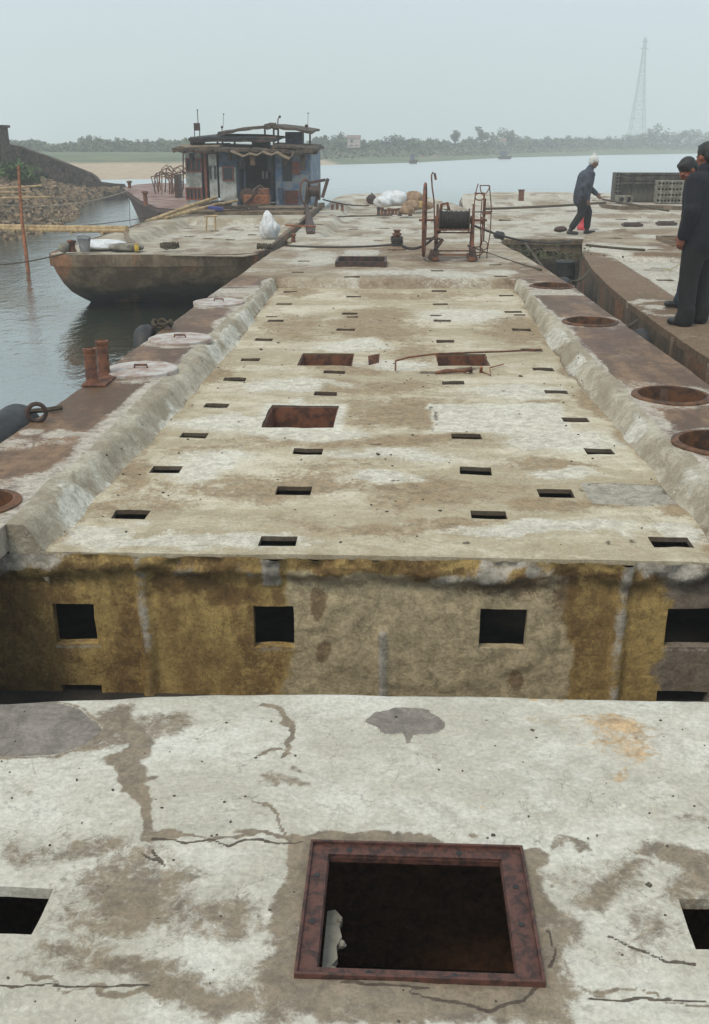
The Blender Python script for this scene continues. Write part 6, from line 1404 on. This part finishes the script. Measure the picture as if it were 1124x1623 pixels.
M['greyjacket'] = simple('blue_grey_jacket', (.055, .066, .092), (.022, .027, .038), 9, .8, .5); M['darktrs'] = simple('dark_work_trousers', (.012, .012, .014), (.008, .008, .009), 12, .85, .4)
M['shoe'] = simple('black_shoe', (.025, .023, .022), (.015, .014, .014), 12, .3, .1); M['hat'] = simple('white_knit_hat', (.66, .65, .62), (.5, .49, .46), 40, .9, .7); M['boot'] = simple('rubber_boot', (.030, .024, .022), (.02, .017, .016), 12, .4, .1); M['shirt'] = simple('pale_collar', (.35, .42, .50), (.3, .36, .42), 12, .8, .1)
def hand(mb, wrist, d, palmn, curl=.5, s=1.0, thumbside=1):
    """palm, four bent fingers of unequal length and a thumb from the side of the palm"""
    d = Vector(d).normalized(); n = Vector(palmn); n = (n-n.dot(d)*d).normalized(); a = d.cross(n)*thumbside; w = Vector(wrist)
    pc = w+d*.045*s; capsule(mb, w, w+d*.075*s, .026*s, .030*s, 10, 1.35, a)
    for i, (off, L) in enumerate(((.030, .072), (.011, .082), (-.009, .076), (-.028, .060))):
        p0 = w+d*.085*s+a*off*s; c1 = curl*.55; c2 = curl*1.25
        p1 = p0+(d*math.cos(c1)+n*math.sin(c1))*L*.5*s; p2 = p1+(d*math.cos(c2)+n*math.sin(c2))*L*.5*s
        capsule(mb, p0-d*.02*s, p1, .0105*s, .0095*s, 8); capsule(mb, p1, p2, .0095*s, .0082*s, 8)
    t0 = w+d*.025*s+a*.026*s; t1 = t0+(d*.7+a*.62+n*.25).normalized()*.038*s; t2 = t1+(d*.85+a*.15+n*.4).normalized()*.032*s; capsule(mb, t0, t1, .014*s, .0115*s, 8); capsule(mb, t1, t2, .0115*s, .009*s, 8)
def head(root, mb, c, rot, s=1.0, eyes=True):
    """head built in its own frame: +y is where the face looks"""
    Mh = Euler(rot).to_matrix(); c = Vector(c); T = lambda x, y, z: c+Mh @ Vector((x*s, y*s, z*s))
    m = MB(); m.ball((0, -.008, .02), (.076, .094, .098), 20, 14); m.ball((0, .018, -.04), (.060, .070, .070), 16, 10); m.ball((0, .055, -.082), (.030, .030, .024), 10, 8)
    m.ball((0, .080, .018), (.052, .022, .014), 12, 6); m.ball((0, .096, -.012), (.013, .018, .026), 10, 8); m.ball((0, .104, -.026), (.017, .015, .011), 10, 6)
    for sx in (-1, 1):
        m.ball((sx*.042, .062, -.018), (.024, .022, .020), 10, 6); m.ball((sx*.078, -.004, -.008), (.012, .022, .034), 10, 8, (0, 0, sx*.3))
    m.ball((0, .088, -.050), (.024, .010, .006), 10, 5); m.ball((0, .085, -.060), (.021, .010, .006), 10, 5)
    o = len(mb.v); mb.v += [tuple(T(*v)) for v in m.v]; mb.f += [tuple(i+o for i in f) for f in m.f]
    if eyes:
        for sx in (-1, 1):
            e = MB(); e.ball((0, 0, 0), (.010*s, .007*s, .006*s), 8, 6); e.v = [tuple(T(sx*.030, .083, .004)+Mh @ Vector(v)) for v in e.v]; q = e.build('eye', M['hair'], None, True); q.parent = root
    return T, Mh
def hair_cap(root, T, mat='hair', full=True):
    m = MB(); m.ball((0, -.018, .045), (.086, .100, .090), 18, 12); m.ball((0, -.060, .0), (.074, .058, .080), 14, 10); m.ball((0, .030, .098), (.060, .046, .026), 12, 8)
    for sx in (-1, 1): m.ball((sx*.068, -.006, .030), (.020, .045, .040), 10, 8)
    m.v = [tuple(T(*v)) for v in m.v]; return fuse(m, 'hair', mat, root, .007, 2)
def figure(name, loc, rz, label, p, mats, hat=False, s=1.0, hands=(None, None), boots=False, bulk=1.0):
    """p: pelvis, chest, neck, head, headrot, sh, el, wr, hip, kn, an, toe (pairs left, right) in the figure's frame, +y forward"""
    r = empty(name, loc, label, 'person', None, rz); V = Vector; body = MB()
    T, Mh = head(r, body, p['head'], p['headrot'], s)
    capsule(body, p['neck'], V(p['head'])-V((0, 0, .04)), .055*s, .052*s)
    capsule(body, p['pelvis'], p['chest'], .11*s, .12*s, 14, 1.2, (1, 0, 0)); capsule(body, p['chest'], p['neck'], .12*s, .06*s)
    for i in (0, 1):
        capsule(body, V(p['chest']).lerp(V(p['sh'][i]), .5), p['sh'][i], .07*s, .052*s); capsule(body, p['sh'][i], p['el'][i], .05*s, .038*s); capsule(body, p['el'][i], p['wr'][i], .038*s, .026*s)
        h = hands[i] or {}; hand(body, p['wr'][i], h.get('d', V(p['wr'][i])-V(p['el'][i])), h.get('n', (1 if i == 0 else -1, 0, 0)), h.get('curl', .6), s, h.get('t', 1 if i else -1))
        capsule(body, V(p['pelvis']).lerp(V(p['hip'][i]), .5), p['hip'][i], .09*s, .085*s); capsule(body, p['hip'][i], p['kn'][i], .078*s, .052*s); capsule(body, p['kn'][i], p['an'][i], .050*s, .034*s); capsule(body, p['an'][i]-V((0, 0, .03)) if 0 else V(p['an'][i])-V((0, 0, .035*s)), p['toe'][i], .024*s, .018*s)
    fuse(body, 'body', mats[0], r, .0075, 3)
    sb = s*bulk
    j = MB(); pe = V(p['pelvis']); ch = V(p['chest']); nk = V(p['neck'])
    hem = pe+V((0, 0, -.09*sb)); capsule(j, hem, pe, .150*sb, .150*sb, 16, 1.18, (1, 0, 0)); capsule(j, pe, ch, .150*sb, .150*sb, 16, 1.25, (1, 0, 0)); capsule(j, ch, ch.lerp(nk, .6), .145*sb, .085*sb, 16, 1.3, (1, 0, 0)); capsule(j, ch.lerp(nk, .7), nk.lerp(V(p['head']), .12), .080*sb, .066*sb)
    for i in (0, 1):
        sh, el, wr = V(p['sh'][i]), V(p['el'][i]), V(p['wr'][i]); capsule(j, ch.lerp(sh, .35)+V((0, 0, .03*sb)), sh, .10*sb, .075*sb); capsule(j, sh, el, .074*sb, .058*sb); capsule(j, el, wr.lerp(el, .06), .058*sb, .046*sb)
        # folds at the elbow
        capsule(j, el+V((0, .0, .02)), el+V((0, .01, -.02)), .064*sb, .060*sb)
    fuse(j, 'jacket', mats[1], r, .011, 3)
    t = MB(); capsule(t, pe+V((0, 0, .05*sb)), pe+V((0, 0, -.06*sb)), .125*sb, .13*sb, 16, 1.2, (1, 0, 0))
    for i in (0, 1):
        hp, kn, an = V(p['hip'][i]), V(p['kn'][i]), V(p['an'][i]); capsule(t, hp, kn, .105*sb, .076*sb); capsule(t, kn, an.lerp(kn, .22 if boots else .02)+V((0, 0, .0)), .074*sb, .062*sb)
        if not boots: capsule(t, an+V((0, -.01, .06)), an+V((0, .01, -.02*sb)), .066*sb, .074*sb)
    fuse(t, 'trousers', mats[2], r, .011, 3)
    for i in (0, 1):
        b = MB(); an, to = V(p['an'][i]), V(p['toe'][i]); d = (to-an); d.z = 0; d.normalize(); zf = min(an.z, to.z)
        heel = an-d*.035*s; heel.z = an.z-.045*s
        capsule(b, heel, to+V((0, 0, .0)), .040*s, .036*s, 12, 1.15, d.cross(V((0, 0, 1)))); capsule(b, an, an-V((0, 0, .03)), .046*s, .044*s)
        if boots: capsule(b, an+(V(p['kn'][i])-an)*.42, an, .060*s, .048*s)
        fuse(b, 'boot' if boots else 'shoe', mats[3], r, .008, 2)
    if hat:
        m = MB(); m.ball((0, -.015, .060), (.094, .108, .092), 18, 12); m.ball((0, -.05, .01), (.084, .066, .078), 14, 10); m.ball((-.02, -.03, .165), (.045, .05, .035), 12, 8); capsule(m, (-.06, .06, .055), (.06, .06, .055), .030, .030); m.v = [tuple(T(*v)) for v in m.v]; fuse(m, 'knit_hat', 'hat', r, .009, 2)
    else: hair_cap(r, T)
    return r
# worker: the figure's +y points to picture right
zw = Z3+.005; wk = P(920, 371, zw)
wp = dict(pelvis=(0, -.03, .80), chest=(0, .03, 1.12), neck=(0, .10, 1.30), head=(0, .165, 1.42), headrot=(-.25, 0, 0), sh=((-.17, .07, 1.19), (.17, .08, 1.19)), el=((-.22, .15, .95), (.22, -.05, .93)), wr=((-.18, .33, .80), (.20, .03, .72)),
          hip=((-.09, -.03, .78), (.09, -.03, .78)), kn=((-.10, .16, .44), (.10, -.04, .42)), an=((-.10, .16, .075), (.10, -.26, .085)), toe=((-.11, .32, .035), (.11, -.11, .030)))
figure('person', (wk.x, wk.y, zw), -PI/2+.12, 'person in white knit hat, blue grey jacket and dark boots walking across the crosswise barge', wp, ('skin', 'greyjacket', 'darktrs', 'boot'), True, .95, ({'d': (.1, .7, -.7), 'curl': .5}, {'d': (0, .3, -1), 'curl': .7}), True, 1.22)
q = P(918, 366, Z3); rbg = MB(); vs = []
for i in range(9):
    t = i/8; w = .11*(1-.35*t)+.02*math.sin(t*9)
    for k in range(16): a = 2*PI*k/16; f_ = 1+.12*math.sin(5*a+t*4); vs.append((q.x+.10+w*math.cos(a)*f_, q.y+.15+w*.6*math.sin(a)*f_, Z3+.01+.32*t))
rbg.add(vs, [(i*16+k, i*16+(k+1) % 16, (i+1)*16+(k+1) % 16, (i+1)*16+k) for i in range(8) for k in range(16)]+[tuple(range(16))[::-1], tuple(range(128, 144))])
tag(rbg.build('red_bag', M['redplast'], None, True), 'bright red plastic bag on the deck showing between the legs of the walking person', 'bag')
# the two men on the right: leaning one behind, upright one in front
zm = .005
pa_ = dict(pelvis=(0, -.06, .90), chest=(0, .04, 1.22), neck=(0, .10, 1.39), head=(0, .19, 1.455), headrot=(-.75, 0, .10), sh=((-.19, .06, 1.30), (.19, .06, 1.30)), el=((-.24, .02, 1.02), (.24, .04, 1.00)), wr=((-.20, .08, .78), (.20, .10, .78)),
           hip=((-.09, -.05, .88), (.09, -.05, .88)), kn=((-.10, .02, .48), (.10, .02, .48)), an=((-.11, -.02, .085), (.11, .06, .085)), toe=((-.13, .12, .035), (.13, .21, .035)))
a_ = P(1093, 489, zm); figure('person', (a_.x, a_.y, zm), PI/2+.12, 'man in brown jacket and blue trousers bending his head, behind the man in navy', pa_, ('skinred', 'brownjacket', 'bluetrs', 'shoe'), False, 1.0, ({'d': (.1, .3, -.9), 'curl': .8}, {'d': (-.1, .3, -.9), 'curl': .8}), False, 1.12)
pb_ = dict(pelvis=(0, 0, .94), chest=(0, .03, 1.27), neck=(.0, .04, 1.45), head=(.03, .07, 1.60), headrot=(-.25, 0, -.35), sh=((-.20, .03, 1.37), (.20, .03, 1.37)), el=((-.27, .0, 1.10), (.26, .02, 1.10)), wr=((-.24, .08, .87), (.20, .16, .90)),
           hip=((-.09, 0, .92), (.09, 0, .92)), kn=((-.12, .03, .50), (.11, .02, .50)), an=((-.16, .0, .085), (.11, -.02, .085)), toe=((-.19, .14, .035), (.13, .13, .035)))
b_ = P(1097, 513, zm); figure('person', (b_.x, b_.y, zm), PI/2-.75, 'man in long navy coat and black trousers standing at the right edge of the picture', pb_, ('skinred', 'navy', 'blacktrs', 'shoe'), False, 1.03, ({'d': (.1, .3, -.9), 'curl': .8}, {'d': (-.1, .4, -.8), 'curl': .8}), False, 1.28)
mb = MB(); A_ = Vector((a_.x-.02, a_.y-.35, .80)); B2 = P(1050, 428, -.1); mb.tube(catenary(A_, B2, .10, 12), .005, 5); M['tape'] = simple('yellow_tape', (.50, .50, .08), (.40, .40, .06), 8, .6, 0); tag(mb.build('measuring_tape', M['tape'], None, True), 'thin yellow tape stretched from the men down to the deck', 'tape')

# ================================================================== GRIT
def grit(name, n, fx, label, r0, r1, mat):
    mb = MB()
    for i in range(n):
        x, y, z = fx(); r = random.uniform(r0, r1)*(2.2 if random.random() < .04 else 1); m2 = MB(); rock_box(m2, (0, 0, 0), (r*1.6, r*1.2, r*.8), .3); M3 = Euler((random.uniform(-.3, .3), random.uniform(-.3, .3), random.uniform(0, 6))).to_matrix()
        mb.add([M3 @ Vector(q)+Vector((x, y, z+r*.2)) for q in m2.v], m2.f)
    tag(mb.build(name, M[mat], None), label, 'grit', kind='stuff')
def fn_near():
    while True:
        x = random.uniform(-1.2, 1.1); y = random.uniform(1.4, 2.7)
        if any(a-.03 < x < b+.03 and c-.03 < y < d+.03 for a, b, c, d in (fhatch, fh1, fh2)) or (-.21 < x < .34 and 1.6 < y < 2.06): continue
        return x, y, float(nz(np.array([x]), np.array([y]))[0])
def fn_main():
    while True:
        x = random.gauss(0, 1)*.3+random.choice([-1.45, -1.3, 0, 1.2, 1.35, 0, -.5]); y = random.uniform(4.2, 12.5)
        if not (-1.7 < x < 1.6) or any(a-.03 < x < b+.03 and c-.03 < y < d+.03 for a, b, c, d in holes+[hatchA, hatchB, hatchC]): continue
        return x, y, float(zmain(np.array([x]), np.array([y]))[0])
grit('concrete_chips', 110, fn_near, 'tiny concrete chips scattered over the near deck', .0015, .0045, 'brickgrey')
grit('deck_grit', 260, fn_main, 'crumbs and chips scattered over the recessed deck', .003, .009, 'brickgrey')

# ================================================================== HAZE
mh = bpy.data.materials.new('haze_air'); mh.use_nodes = True; nt = mh.node_tree; nt.nodes.remove(nt.nodes['Principled BSDF'])
pv = nt.nodes.new('ShaderNodeVolumePrincipled'); pv.inputs['Color'].default_value = (.95, .985, 1, 1); pv.inputs['Density'].default_value = .0027; pv.inputs['Anisotropy'].default_value = 0.0
nt.links.new(pv.outputs[0], nt.nodes['Material Output'].inputs['Volume'])
mb = MB(); mb.box((0, 0, (46-2.6)/2), (1416, 1416, 48.6)); tag(mb.build('haze', mh, None), 'pale river haze filling the air', 'haze', kind='stuff')
